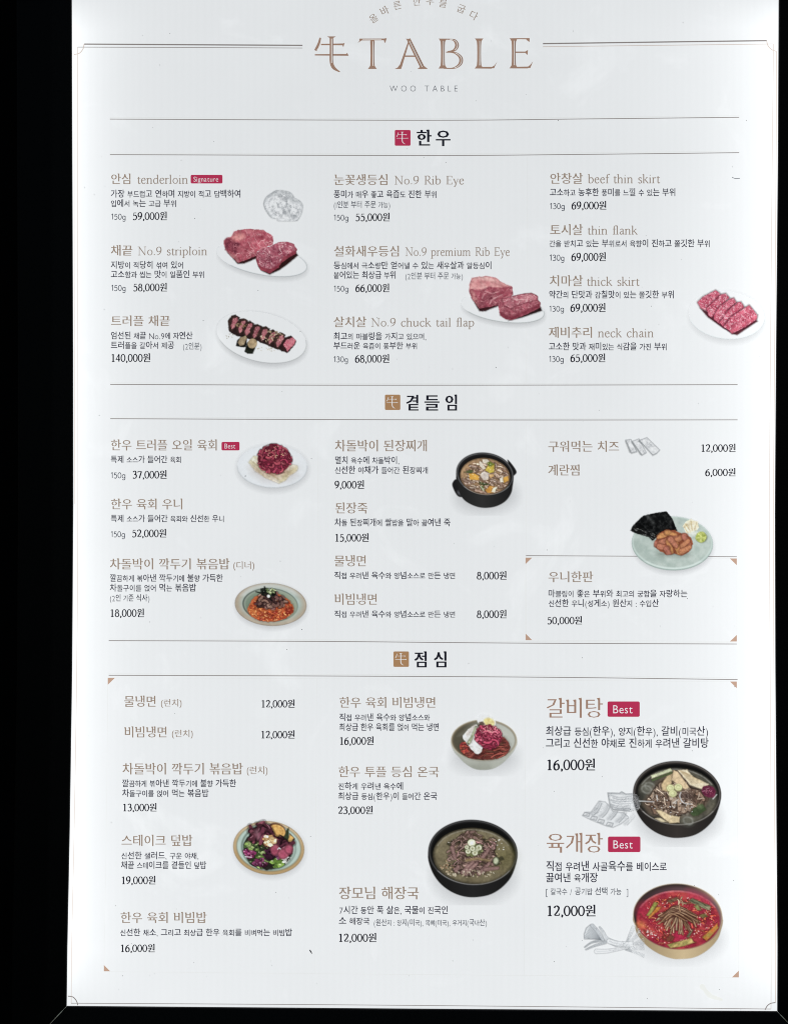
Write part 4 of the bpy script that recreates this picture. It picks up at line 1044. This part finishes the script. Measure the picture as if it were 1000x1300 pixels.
def deopbap():
    p = Pic('picture of steak rice bowl with salad and aubergine in a pale green bowl with tan rim', 284, 1034, .116, 1000, 741)
    p.layer('bowl'); e = p.ell(492, 366, 390, 292, 6); shadow(p, p.ell(500, 388, 376, 290, 6), 20, .30)
    p.put(e, (150, 122, 78), 2); p.put(e + 5, p.mix((178, 146, 96), (204, 182, 146), (400 - p.Y) / 400 + p.n(60) * .3), 3); p.put(p.ell(492, 362, 356, 262, 6), (120, 104, 70), 3)
    p.put(p.ell(492, 360, 350, 256, 6), p.mix((158, 184, 172), (186, 206, 198), p.n(90)), 4); p.put(p.ell(490, 362, 300, 246, 6), (88, 106, 94), 4); p.put(p.ell(494, 364, 290, 238, 6), (160, 184, 172), 4)
    p.layer('salad'); m = p.poly([(215, 400), (230, 300), (300, 210), (440, 135), (600, 160), (740, 260), (760, 400), (700, 520), (560, 596), (420, 600), (290, 530)], 12, True)
    p.put(m, (38, 34, 30), 3); p.chunks(350, 430, 150, 170, 120, 34, [(96, 132, 52), (130, 164, 76), (60, 88, 40), (164, 190, 110), (44, 54, 36)], 6, (26, 34, 20), m, (214, 226, 170), .4)
    p.chunks(280, 420, 60, 60, 16, 34, [(140, 36, 92), (110, 26, 70), (176, 66, 120)], 7, (40, 12, 30), m, (236, 196, 220), .5); p.put(p.line([(238, 462), (305, 468)], 10), (236, 214, 226), 2)
    p.chunks(390, 530, 80, 40, 18, 30, [(106, 34, 72), (140, 60, 104), (60, 20, 40)], 9, (30, 12, 24), m, (226, 190, 214), .5); p.chunks(580, 540, 70, 46, 14, 42, [(110, 152, 54), (136, 176, 74)], 12, (40, 60, 24), m)
    p.chunks(700, 500, 60, 40, 30, 14, [(236, 238, 234), (222, 226, 220)], 4, (120, 130, 120), m)
    p.layer('aubergine'); p.put(p.ell(582, 172, 104, 76, 25), (90, 50, 36), 3); p.put(p.ell(588, 180, 90, 66, 25), p.mix((206, 148, 66), (236, 192, 106), p.n(26)), 3); p.put(np.abs(p.ell(588, 180, 64, 44, 25)) - 4, (176, 110, 48), 3, .6)
    p.put(p.poly([(700, 300), (720, 205), (782, 265), (740, 350)], 5), (50, 36, 30), 2); p.put(p.poly([(700, 290), (722, 215), (768, 258), (728, 320)], 4), (222, 174, 90), 3); p.put(p.poly([(655, 270), (690, 160), (715, 140), (712, 220), (695, 320)], 4), (52, 64, 40), 2); p.put(p.poly([(610, 220), (690, 262), (700, 320), (650, 270)], 4), (44, 52, 34), 2)
    p.layer('steak_slices'); C = [(110, 50, 66), (86, 36, 52), (140, 70, 86), (70, 30, 42)]
    p.strands(420, 220, 110, 70, 34, 90, 54, C, 5, .5, (190, 130, 144), .3, dark=(30, 12, 18)); p.put(p.line([(360, 190), (380, 250)], 34), (176, 120, 134), 10, .7)
    p.strands(600, 350, 90, 80, 26, 70, 50, C, 6, .7, (196, 130, 150), .3, dark=(30, 12, 20)); p.strands(520, 440, 70, 40, 16, 60, 34, [(74, 30, 58), (56, 22, 42), (100, 46, 80)], 7, .7, (176, 120, 160), .4, dark=(24, 10, 20))
    for x, y, rx, ry in ((560, 385, 44, 60), (650, 430, 56, 54), (712, 380, 42, 50)): p.put(p.ell(x, y, rx + 5, ry + 5), (70, 26, 36), 3); p.put(p.ell(x, y, rx, ry), p.mix((150, 62, 86), (186, 96, 112), p.n(30)), 5); p.put(p.ell(x, y + 10, rx * .5, ry * .45), (176, 54, 92), 14, .7)
    p.layer('fried_garlic'); p.chunks(500, 285, 72, 56, 40, 26, [(226, 190, 130), (240, 216, 170), (200, 150, 90), (246, 230, 196)], 3, (110, 66, 36), None); p.put(p.line([(590, 380), (606, 365), (620, 378)], 8), (240, 236, 232), 2); return p.build()
def black_bowl(p, cx, cy, rx, ry, bot, soup, body=((34, 34, 35), (22, 22, 22)), rim=(150, 150, 150)):
    p.layer('bowl'); shadow(p, p.ell(cx + 10, (cy + bot) / 2 + 20, rx * .86, (bot - cy) / 2 + 10), 44, .42)
    k = bot - cy
    p.put(p.poly([(cx - rx, cy), (cx - rx * .94, cy + k * .36), (cx - rx * .76, cy + k * .66), (cx - rx * .5, cy + k * .87), (cx - rx * .2, cy + k * .985), (cx + rx * .1, bot), (cx + rx * .42, cy + k * .93), (cx + rx * .7, cy + k * .74), (cx + rx * .9, cy + k * .46), (cx + rx * 1.0, cy), (cx + rx * .8, cy - ry * .5), (cx, cy - ry * .8), (cx - rx * .8, cy - ry * .5)], 0, True), p.mix(body[0], body[1], np.abs(p.X - cx) / rx), 2)
    e = p.ell(cx, cy, rx, ry, 3); p.put(e, np.array(body[0]) * .9, 2); p.put(np.abs(e + 13) - 3, rim, 3, .45); p.put(np.maximum(np.abs(e + 13) - 4, cy + ry * .55 - p.Y), np.array(rim) * 1.2, 3, .6)
    p.put(p.ell(cx + 2, cy + 4, rx - 28, ry - 26, 3), (16, 16, 16), 4)
def haejang():
    p = Pic('picture of a black bowl of beef and cabbage soup with spring onion rings', 534, 1030, .132, 1000, 909)
    black_bowl(p, 500, 398, 430, 318, 826, None)
    p.layer('soup'); s = p.ell(508, 432, 378, 258, 3); p.put(s, p.mix((96, 86, 62), (128, 118, 88), p.n(160, 3)), 8); p.put(np.maximum(np.abs(s + 6) - 3, p.Y - 330), (190, 186, 170), 4, .5)
    p.put(p.ell(800, 440, 70, 60), (112, 108, 52), 50, .5); p.chunks(500, 420, 290, 190, 70, 26, [(70, 66, 44), (54, 52, 36), (96, 84, 56), (150, 136, 96)], 7, (40, 36, 26), s + 20)
    p.layer('beef'); K = [(130, 100, 92), (106, 80, 74), (154, 124, 114), (86, 66, 58), (140, 110, 100), (124, 102, 78)]
    m = p.poly([(240, 400), (290, 310), (380, 230), (480, 185), (640, 215), (720, 280), (700, 400), (760, 540), (640, 600), (560, 640), (440, 615), (340, 605), (270, 500)], 16, True)
    p.strands(490, 400, 250, 200, 90, 84, 30, K, 5, .25, (206, 170, 166), .3, dark=(50, 34, 30), mask=m); p.strands(490, 400, 250, 200, 130, 56, 11, K + [(190, 140, 138), (90, 72, 56)], 15, .3, (220, 186, 180), .3, dark=(50, 34, 30), mask=m)
    for P in ([(300, 350), (330, 450)], [(400, 590), (500, 490)], [(430, 600), (540, 500)], [(600, 440), (650, 370)], [(560, 600), (660, 500)], [(620, 560), (740, 545)], [(340, 570), (360, 530)]): p.put(p.line(P, 42, 34) , (70, 40, 44), 4, .8); p.put(p.line(P, 34, 26), p.mix((124, 90, 86), (160, 126, 118), p.n(10)), 3)
    p.put(p.line([(440, 470), (540, 455), (660, 475)], 26, 18), (150, 126, 84), 4, .9); p.specks(480, 600, 240, 40, 60, 9, [(206, 196, 170), (176, 160, 130)], 8, mask=s + 10, op=.7); p.specks(250, 540, 70, 60, 34, 8, [(196, 176, 140), (150, 110, 80)], 18, mask=s + 10, op=.7)
    p.specks(760, 300, 90, 80, 16, 6, [(226, 224, 210)], 19, mask=s + 10)
    p.layer('spring_onion'); p.chunks(500, 360, 90, 70, 18, 30, [(96, 100, 60), (130, 134, 88)], 6, (40, 40, 26)); p.put(p.ell(725, 480, 34, 44), (50, 56, 34), 3); p.put(p.ell(722, 476, 24, 32), (186, 194, 160), 4)
    for x, y, r in ((455, 385, 25), (520, 400, 27), (558, 350, 28), (488, 304, 38), (442, 345, 20), (497, 358, 26), (540, 372, 16)):
        p.put(p.ell(x, y, r + 4, r + 2), (84, 88, 50), 3, .8); p.put(p.ell(x, y, r, r * .92), (222, 226, 196), 2); p.put(p.ell(x, y, r * .45, r * .4), (150, 150, 110) if y > 330 else (236, 238, 226), 3)
    return p.build()
def galbi():
    p = Pic('picture of a black bowl of clear short rib soup with jujube and spring onion', 794, 956, .132, 1000, 909)
    black_bowl(p, 494, 388, 424, 312, 816, None, ((52, 47, 44), (30, 28, 27)), (170, 168, 164))
    p.layer('soup'); s = p.ell(500, 418, 378, 264, 4); p.put(s, p.mix((40, 42, 38), (92, 88, 74), p.n(140, 3) * 1.4 - .2), 8)
    p.put(np.maximum(np.abs(s + 4) - 3, p.Y - 300), (196, 196, 190), 4, .55)
    for x, y in ((230, 320), (560, 560), (600, 650), (200, 350)): p.put(np.abs(p.ell(x, y, 46, 34, 20)) - 3, (196, 200, 196), 5, .55); p.put(p.ell(x, y, 40, 28), (120, 122, 110), 20, .5)
    p.layer('short_ribs'); m = p.poly([(180, 480), (250, 380), (330, 270), (440, 190), (560, 210), (620, 330), (720, 360), (790, 440), (700, 540), (520, 600), (330, 600), (230, 560)], 14, True)
    p.put(m, (110, 88, 72), 14, .8)
    p.strands(480, 430, 280, 170, 60, 110, 44, [(150, 126, 106), (126, 98, 80), (176, 152, 130), (104, 80, 66)], 5, .3, (222, 208, 190), .2, dark=(56, 42, 34), mask=m + 6, ang=70); p.strands(480, 430, 280, 170, 120, 60, 10, [(170, 146, 124), (120, 94, 78), (190, 168, 146), (90, 68, 56)], 9, .5, (226, 214, 198), .35, dark=(60, 46, 38), mask=m + 6)
    p.put(p.ell(580, 415, 66, 40, 10), (70, 54, 50), 12, .7)
    def q(P, c, sd=26): d = p.poly(P, 4); p.put(d - 5, (60, 46, 32), 5, .5); p.put(d, p.mix(c, np.array(c) * .86, p.n(sd, 3, ang=50, st=3)), 3)
    q([(345, 300), (400, 220), (450, 200), (440, 290), (400, 370), (350, 360)], (212, 184, 136)); q([(440, 260), (460, 165), (500, 180), (610, 330), (570, 350), (500, 300)], (222, 194, 150)); 
    p.layer('vegetables')
    q([(500, 165), (590, 160), (650, 230), (800, 300), (740, 350), (620, 310)], (228, 214, 180), 16)
    for k in range(9): p.put(p.line([(520 + 8 * k, 168 + 3 * k), (640 + 14 * k, 300 - 2 * k)], 4), (170, 140, 92), 2, .5)
    q([(244, 215), (430, 148), (450, 172), (250, 245)], (206, 214, 172), 14); p.put(p.line([(260, 262), (440, 190)], 14), (72, 92, 48), 3)
    q([(290, 550), (330, 548), (430, 600), (520, 612), (515, 668), (420, 675), (340, 610)], (226, 204, 158)); q([(280, 630), (330, 622), (400, 665), (340, 662)], (220, 206, 166)); 
    q([(620, 580), (650, 530), (740, 490), (776, 545), (700, 600), (650, 610)], (62, 80, 48)); p.put(p.ell(716, 512, 22, 18), (120, 140, 96), 8, .7)
    for x, y in ((430, 340), (506, 332), (452, 392)): p.put(p.ell(x, y, 40, 36), (120, 120, 70), 4, .8); p.put(p.ell(x, y - 3, 36, 32), (208, 210, 156), 3); p.put(np.abs(p.ell(x, y - 3, 20, 17)) - 3, (150, 156, 96), 3, .7)
    p.layer('jujube'); p.put(p.poly([(730, 350), (760, 312), (830, 320), (866, 370), (850, 420), (800, 430), (750, 400)], 8, True), p.mix((84, 20, 48), (132, 50, 78), p.n(30)), 3); p.strands(795, 370, 44, 34, 10, 40, 10, [(160, 86, 110), (110, 36, 62)], 4, 1, (206, 160, 170), .4, dark=(50, 10, 26))
    for P in ([(530, 380), (520, 420), (560, 480), (640, 492)], [(130, 462), (200, 465), (270, 470)], [(840, 440), (875, 400)], [(300, 410), (305, 460)], [(455, 480), (500, 450)]): p.put(p.line(smooth(P, 4) if len(P) > 2 else P, 7, 4), (236, 236, 230), 3, .75)
    p.specks(450, 520, 230, 90, 26, 7, [(230, 228, 220)], 22, mask=s + 20, op=.7); return p.build()
def yukgae():
    p = Pic('picture of a brass bowl of spicy red beef soup with bracken and spring onion', 794, 1112, .132, 1000, 879)
    p.layer('bowl'); shadow(p, p.ell(520, 610, 380, 180), 44, .36)
    p.put(p.poly([(72, 390), (90, 480), (110, 560), (200, 670), (320, 750), (440, 794), (530, 800), (660, 784), (780, 720), (870, 630), (912, 540), (930, 390), (800, 220), (500, 130), (180, 220)], 0, True), p.mix((196, 172, 128), (150, 128, 92), np.abs(p.X - 560) / 420), 2)
    p.put(np.maximum(np.abs(p.ell(500, 480, 420, 318)) - 7, 560 - p.Y), (104, 84, 56), 4, .0)
    e = p.ell(500, 386, 430, 314, 3); p.put(e, (206, 190, 160), 2); p.put(e + 6, p.mix((58, 44, 42), (150, 130, 104), (p.X - 620) / 260 + (300 - p.Y) / 900), 3)
    p.put(p.ell(508, 402, 412, 296, 3), p.mix((40, 28, 32), (108, 74, 80), (p.X + 200 - p.Y * .5) / 900), 6)
    p.layer('soup'); s = p.ell(506, 424, 400, 280, 3); p.put(s, p.mix((150, 26, 52), (184, 60, 58), p.n(90, 3) * 2 - .5), 4); m = s + 8
    p.put(np.maximum(np.abs(s + 4) - 4, p.Y - 300), (226, 150, 160), 4, .6)
    p.strands(500, 430, 370, 240, 230, 46, 12, [(206, 70, 52), (170, 40, 50), (150, 26, 48), (222, 104, 60), (128, 50, 40), (190, 52, 74)], 5, .7, (250, 190, 150), .35, dark=(90, 14, 24), mask=m)
    p.put(p.ell(520, 590, 60, 60), (176, 24, 66), 26, .85); p.put(p.ell(190, 330, 60, 50), (178, 34, 64), 26, .7); p.put(p.ell(700, 210, 90, 30, 20), (176, 40, 72), 26, .8); p.put(p.ell(150, 470, 30, 24), (236, 150, 70), 14, .8)
    p.specks(500, 430, 350, 230, 120, 7, [(250, 214, 190), (240, 160, 130), (246, 232, 220)], 9, mask=m, op=.75); p.specks(220, 560, 80, 40, 30, 8, [(240, 226, 220), (160, 120, 110)], 11, mask=m)
    def q(P, c, c2): d = p.poly(P, 4); p.put(d - 5, (70, 24, 20), 4, .6); p.put(d, p.mix(c, c2, p.n(14, 3, ang=-45 if P[0][1] > 300 else 30, st=4) * 1.6 - .3), 3)
    p.layer('spring_onion'); q([(200, 380), (275, 250), (312, 262), (235, 390)], (120, 126, 48), (190, 180, 90)); q([(215, 400), (300, 300), (342, 296), (330, 320), (225, 410)], (200, 110, 40), (214, 150, 60))
    q([(600, 235), (640, 215), (820, 290), (805, 330), (760, 318), (640, 262)], (66, 72, 48), (150, 146, 110)); q([(655, 290), (690, 275), (730, 330), (690, 330)], (110, 120, 62), (150, 150, 90)); q([(735, 590), (880, 455), (892, 500), (780, 625)], (222, 110, 44), (160, 130, 54)); 
    q([(400, 660), (630, 598), (658, 640), (560, 675), (430, 695)], (128, 124, 60), (206, 176, 100)); q([(700, 380), (760, 360), (790, 390), (740, 405)], (90, 84, 44), (130, 110, 60)); q([(390, 240), (480, 205), (520, 225), (430, 262)], (90, 70, 52), (140, 100, 70)); q([(585, 590), (625, 510), (648, 520), (610, 590)], (70, 74, 50), (130, 130, 96)); q([(390, 600), (430, 560), (470, 590), (440, 630), (395, 630)], (100, 44, 36), (130, 70, 50))
    p.layer('bracken'); B = [(186, 150, 112), (160, 122, 88), (206, 174, 136), (134, 98, 68)]
    R = rs(6)
    for k in range(34):
        a = math.pi * (.02 + .96 * k / 33) + R.randn() * .06; r0, r1 = 40 + 40 * R.rand(), 140 + 80 * R.rand(); c0 = (500, 400)
        A = (c0[0] + r0 * math.cos(a) * .9, c0[1] - 30 + r0 * .3 * math.sin(a)); Bp = (c0[0] + r1 * math.cos(a) * 1.05, c0[1] + r1 * (.85 * math.sin(a)) - 20)
        M = ((A[0] + Bp[0]) / 2 + R.randn() * 10, (A[1] + Bp[1]) / 2 - 18 + R.randn() * 8)
        P = smooth([A, M, Bp], 4); d = p.line(P, 17, 12); p.put(d - 6, (58, 26, 20), 3, .75); p.put(d, np.array(B[R.randint(4)]) * (.85 + .3 * R.rand()), 2)
    for k in range(16):
        y = 300 + 8 * k * .6; x0 = 330 + R.rand() * 60; x1 = 560 + R.rand() * 130
        P = smooth([(x0, y + 50 + 20 * R.rand()), ((x0 + x1) / 2 - 20, y - 10 + 10 * R.rand()), (x1, y + 50 + 30 * R.rand())], 5); d = p.line(P, 13, 10); p.put(d - 6, (58, 26, 20), 3, .7); p.put(d, np.array(B[R.randint(4)]) * (.9 + .25 * R.rand()), 2); p.put(p.line([(a_, b_ - 3) for a_, b_ in P[2:8]], 3), (228, 200, 166), 2, .5)
    p.strands(540, 265, 60, 20, 6, 60, 12, B, 2, .4, dark=(60, 30, 24)); return p.build()

# pencil drawings printed beside some of the dishes
def sketch_sheet(label, ox, oy, sc, w, h, draw):
    p = Pic(label, ox, oy, sc, w, h); p.st /= 1.0; p.layer('pencil_drawing'); draw(p)
    hz = np.clip((np.abs(p.n(.9 / sc, 2, ang=-35, st=7) - .5) * -9 + .75), 0, 1) * np.clip(p.n(9 / sc, 2) * 2.6 - .7, 0, 1)      # pencil hatching
    p.over(hz * .55 * p.a, GR); r = p.build(); r.name = 'pencil_picture'; return r
GR = (92, 98, 104)
def sk_tenderloin(p):
    d = p.poly([(190, 330), (230, 250), (320, 185), (390, 150), (520, 158), (620, 195), (675, 270), (760, 320), (800, 390), (785, 500), (740, 590), (680, 630), (420, 630), (400, 600), (310, 580), (240, 500), (195, 410)], 4, True)
    p.put(d, p.mix((206, 210, 214), (228, 231, 234), p.n(60)), 3, .9); p.put(np.abs(d) - 2, GR, 2, .8)
    p.put(np.maximum(d, -p.poly([(215, 300), (340, 225), (450, 190), (560, 230), (610, 340), (720, 340), (780, 430), (700, 640), (400, 640), (200, 400)], 4, True)), (140, 146, 150), 6, .7)
    i = p.poly([(270, 380), (290, 290), (380, 225), (480, 200), (560, 260), (600, 350), (690, 360), (760, 440), (700, 590), (560, 610), (420, 560), (330, 500)], 8, True)
    p.put(i, p.mix((140, 145, 150), (232, 234, 236), p.n(46, 3) * 3.2 - 1.1), 6, .8); p.put(np.abs(i) - 2, (150, 155, 160), 3, .5)
    p.put(np.maximum(d, np.abs(p.n(60, 3) - .5) * 90 - 2), (236, 238, 240), 3, .8)
def sk_cheese(p):
    for k, P in enumerate(([(152, 228), (260, 215), (385, 470), (270, 500)], [(290, 255), (430, 200), (585, 490), (495, 545)], [(440, 235), (600, 175), (870, 435), (800, 510), (725, 545)])):
        p.put(p.poly([(x + (-6 if k else 0), y + 14) for x, y in P]), (112, 118, 120), 4, .8); d = p.poly(P); p.put(p.poly([(P[0][0] - 14, P[0][1] + 20), P[0], P[3], (P[3][0] - 40, P[3][1] - 10)]), (110, 116, 118), 4, .85)
        p.put(d, p.mix((222, 224, 226), (238, 240, 242), p.n(40)), 3); p.put(np.abs(d) - 3, GR, 3, .7)
        p.put(np.maximum(d + 20, 60 - 130 * p.n(60, 2)), (172, 176, 180), 8, .7)
def sk_ribs(p):
    d = p.poly([(90, 455), (140, 410), (200, 410), (300, 270), (380, 280), (430, 330), (480, 400), (620, 420), (680, 480), (580, 560), (480, 605), (400, 590), (200, 510)])
    p.put(d, (212, 216, 219), 3, .9); p.put(np.abs(d) - 3, GR, 3, .6)
    for k in range(5):
        x = 210 + 105 * k; y = 430 + 32 * k
        p.put(p.line(smooth([(x, y), (x + 60, y - 50), (x + 105, y - 150 + 8 * k)], 4), 22, 14), (150, 155, 160), 8, .75); p.put(p.line(smooth([(x + 30, y + 16), (x + 85, y - 40), (x + 128, y - 130 + 8 * k)], 4), 5, 4), GR, 3, .7)
    for x, y in ((145, 440), (240, 488), (330, 528), (440, 566)): e = p.poly([(x - 48, y + 8), (x - 26, y - 28), (x + 40, y - 14), (x + 26, y + 26)], 0); p.put(e, (226, 229, 231), 3); p.put(np.abs(e) - 3, GR, 3, .8); p.put(p.ell(x, y, 14, 6), GR, 5, .5)
    d = p.poly([(412, 165), (560, 170), (590, 150), (640, 180), (740, 175), (800, 230), (820, 300), (790, 380), (700, 400), (480, 380), (440, 320), (425, 250)]); p.put(d, (176, 181, 185), 3, .92); p.put(np.abs(d) - 3, GR, 3, .8)
    w = p.poly([(440, 190), (700, 200), (730, 350), (490, 360), (455, 300)]); p.put(w, (232, 235, 237), 5)
    for k in range(6): P = smooth([(455 + 20 * (k % 2), 200 + 28 * k), (560, 222 + 28 * k), (700, 212 + 30 * k)], 5); p.put(np.maximum(p.line(P, 9, 6), w - 12), (128, 134, 140), 4, .8)
    p.put(p.ell(765, 330, 18, 16), (110, 115, 125), 8, .7)
def sk_leek(p):
    def leaf(P, w, w2, c=(206, 211, 215)): d = p.line(smooth(P, 5), w, w2); p.put(d - 3, GR, 3, .75); p.put(d, c, 3); p.put(p.line(smooth(P, 5), 4), (150, 155, 160), 3, .6)
    leaf([(880, 540), (760, 490), (640, 455)], 34, 12); leaf([(890, 435), (760, 440), (680, 440)], 40, 20); leaf([(740, 175), (700, 260), (660, 350)], 44, 20); leaf([(820, 215), (770, 290), (700, 350)], 40, 22)
    for k in range(4): leaf([(880, 330 + 30 * k), (800, 350 + 16 * k), (735, 385 + 4 * k)], 18, 8)
    leaf([(120, 425), (210, 365), (340, 335)], 8, 30, (176, 182, 187)); leaf([(135, 455), (250, 405), (380, 365)], 10, 36, (186, 192, 197))
    leaf([(270, 478), (400, 475), (520, 455), (640, 432)], 56, 26, (228, 231, 234)); d = p.poly([(115, 320), (112, 260), (140, 180), (190, 140), (225, 140), (370, 340), (300, 325)]); p.put(d, (208, 213, 217), 3); p.put(np.abs(d) - 3, GR, 3, .8)
    for k in range(9): p.put(np.maximum(p.line([(120 + 9 * k, 300 - 18 * k), (340, 335)], 4), d), (104, 112, 120), 3, .65)
    leaf([(215, 150), (290, 230), (350, 330)], 40, 34, (196, 202, 207)); leaf([(310, 170), (350, 230), (400, 320), (520, 385)], 14, 66, (212, 217, 221)); leaf([(430, 350), (560, 385), (720, 388)], 60, 64, (226, 230, 233)); p.put(p.line([(733, 355), (736, 415)], 5), GR, 2)
    p.put(p.line([(480, 400), (560, 408), (700, 408)], 4), (160, 165, 170), 3, .8)
sketch_sheet('grey pencil drawing of a cut of tenderloin', 320, 230, .08, 1000, 750, sk_tenderloin)
sketch_sheet('grey pencil drawing of three slices of cheese', 785, 545, .06, 1000, 750, sk_cheese)
for fn in (striploin, truffle, ribeye, skirt, yukhoe, kimchi, stewpot, uni, naengmyeon, deopbap, haejang, galbi, yukgae): fn()
sketch_sheet('grey pencil drawing of two racks of ribs', 730, 990, .10, 860, 700, sk_ribs)
sketch_sheet('grey pencil drawing of a leek', 730, 1160, .10, 880, 700, sk_leek)

# ------------------------------------------------------------------ dirt on the sheet
def dirt():
    R = random.Random(4); I = Ink(); J = Ink()
    known = [(566, 206, 1.0), (209, 539 - 270, .9), (258, 407, 1), (913, 1256, .9), (151, 1256, .7), (764, 986, .9), (823, 1189, .8), (276, 1184, 1.1), (345, 1226, .8), (344, 1220, .7), (224, 1154, .7),
             (668, 120, .6), (604, 128, .7), (475, 131, .6), (394, 118, .7), (194, 162, .6), (246, 1222, .7), (545, 466, .7), (931, 1118, .9), (311, 605, .6), (684, 500, .6), (262, 1240, .6), (190, 1238, .7), (940, 1282, .7)]
    for x, y, r in known:
        r *= .66; (I if r > .6 else J).poly([(x + r * (.6 + .5 * R.random()) * math.cos(k * 1.05), y + r * (.5 + .4 * R.random()) * math.sin(k * 1.05)) for k in range(6)])
    for k in range(120):
        x, y = R.uniform(96, 975), R.uniform(5, 1272); r = R.uniform(.2, .55)
        (I if k % 20 == 0 else J).poly([(x + r * math.cos(j * 1.26), y + r * math.sin(j * 1.26)) for j in range(5)])
    a = I.build('dark_speck', M_dirt, .0028); a['kind'] = 'stuff'; b = J.build('pale_speck', M_dirt2, .0028); b['kind'] = 'stuff'
    I = Ink(); I.ribbon(smooth([(392.6, 1205.6), (394, 1207.4), (396, 1210.8)], 4), [.3, .6, 1, 1.5, 1.6, 1.5, 1.3, .9, .4]); I.build('crumb', M_dirt, .003)
    I = Ink(); I.ribbon(smooth([(889, 1250), (894, 1256), (901, 1264), (909, 1267), (917, 1269.5)], 5), [3, 5, 6.5, 7, 6, 5, 5, 5.5, 6, 6.5, 6, 5.5, 5, 5, 5, 4.5, 4, 4, 3.6, 3, 2]); I.build('dried_smear', M_smear, .0002)
    I = Ink(); I.ribbon(smooth([(929, 225), (933, 226.6), (939, 226.4)], 4), .7); I.build('hair', M_note, .003)
dirt()
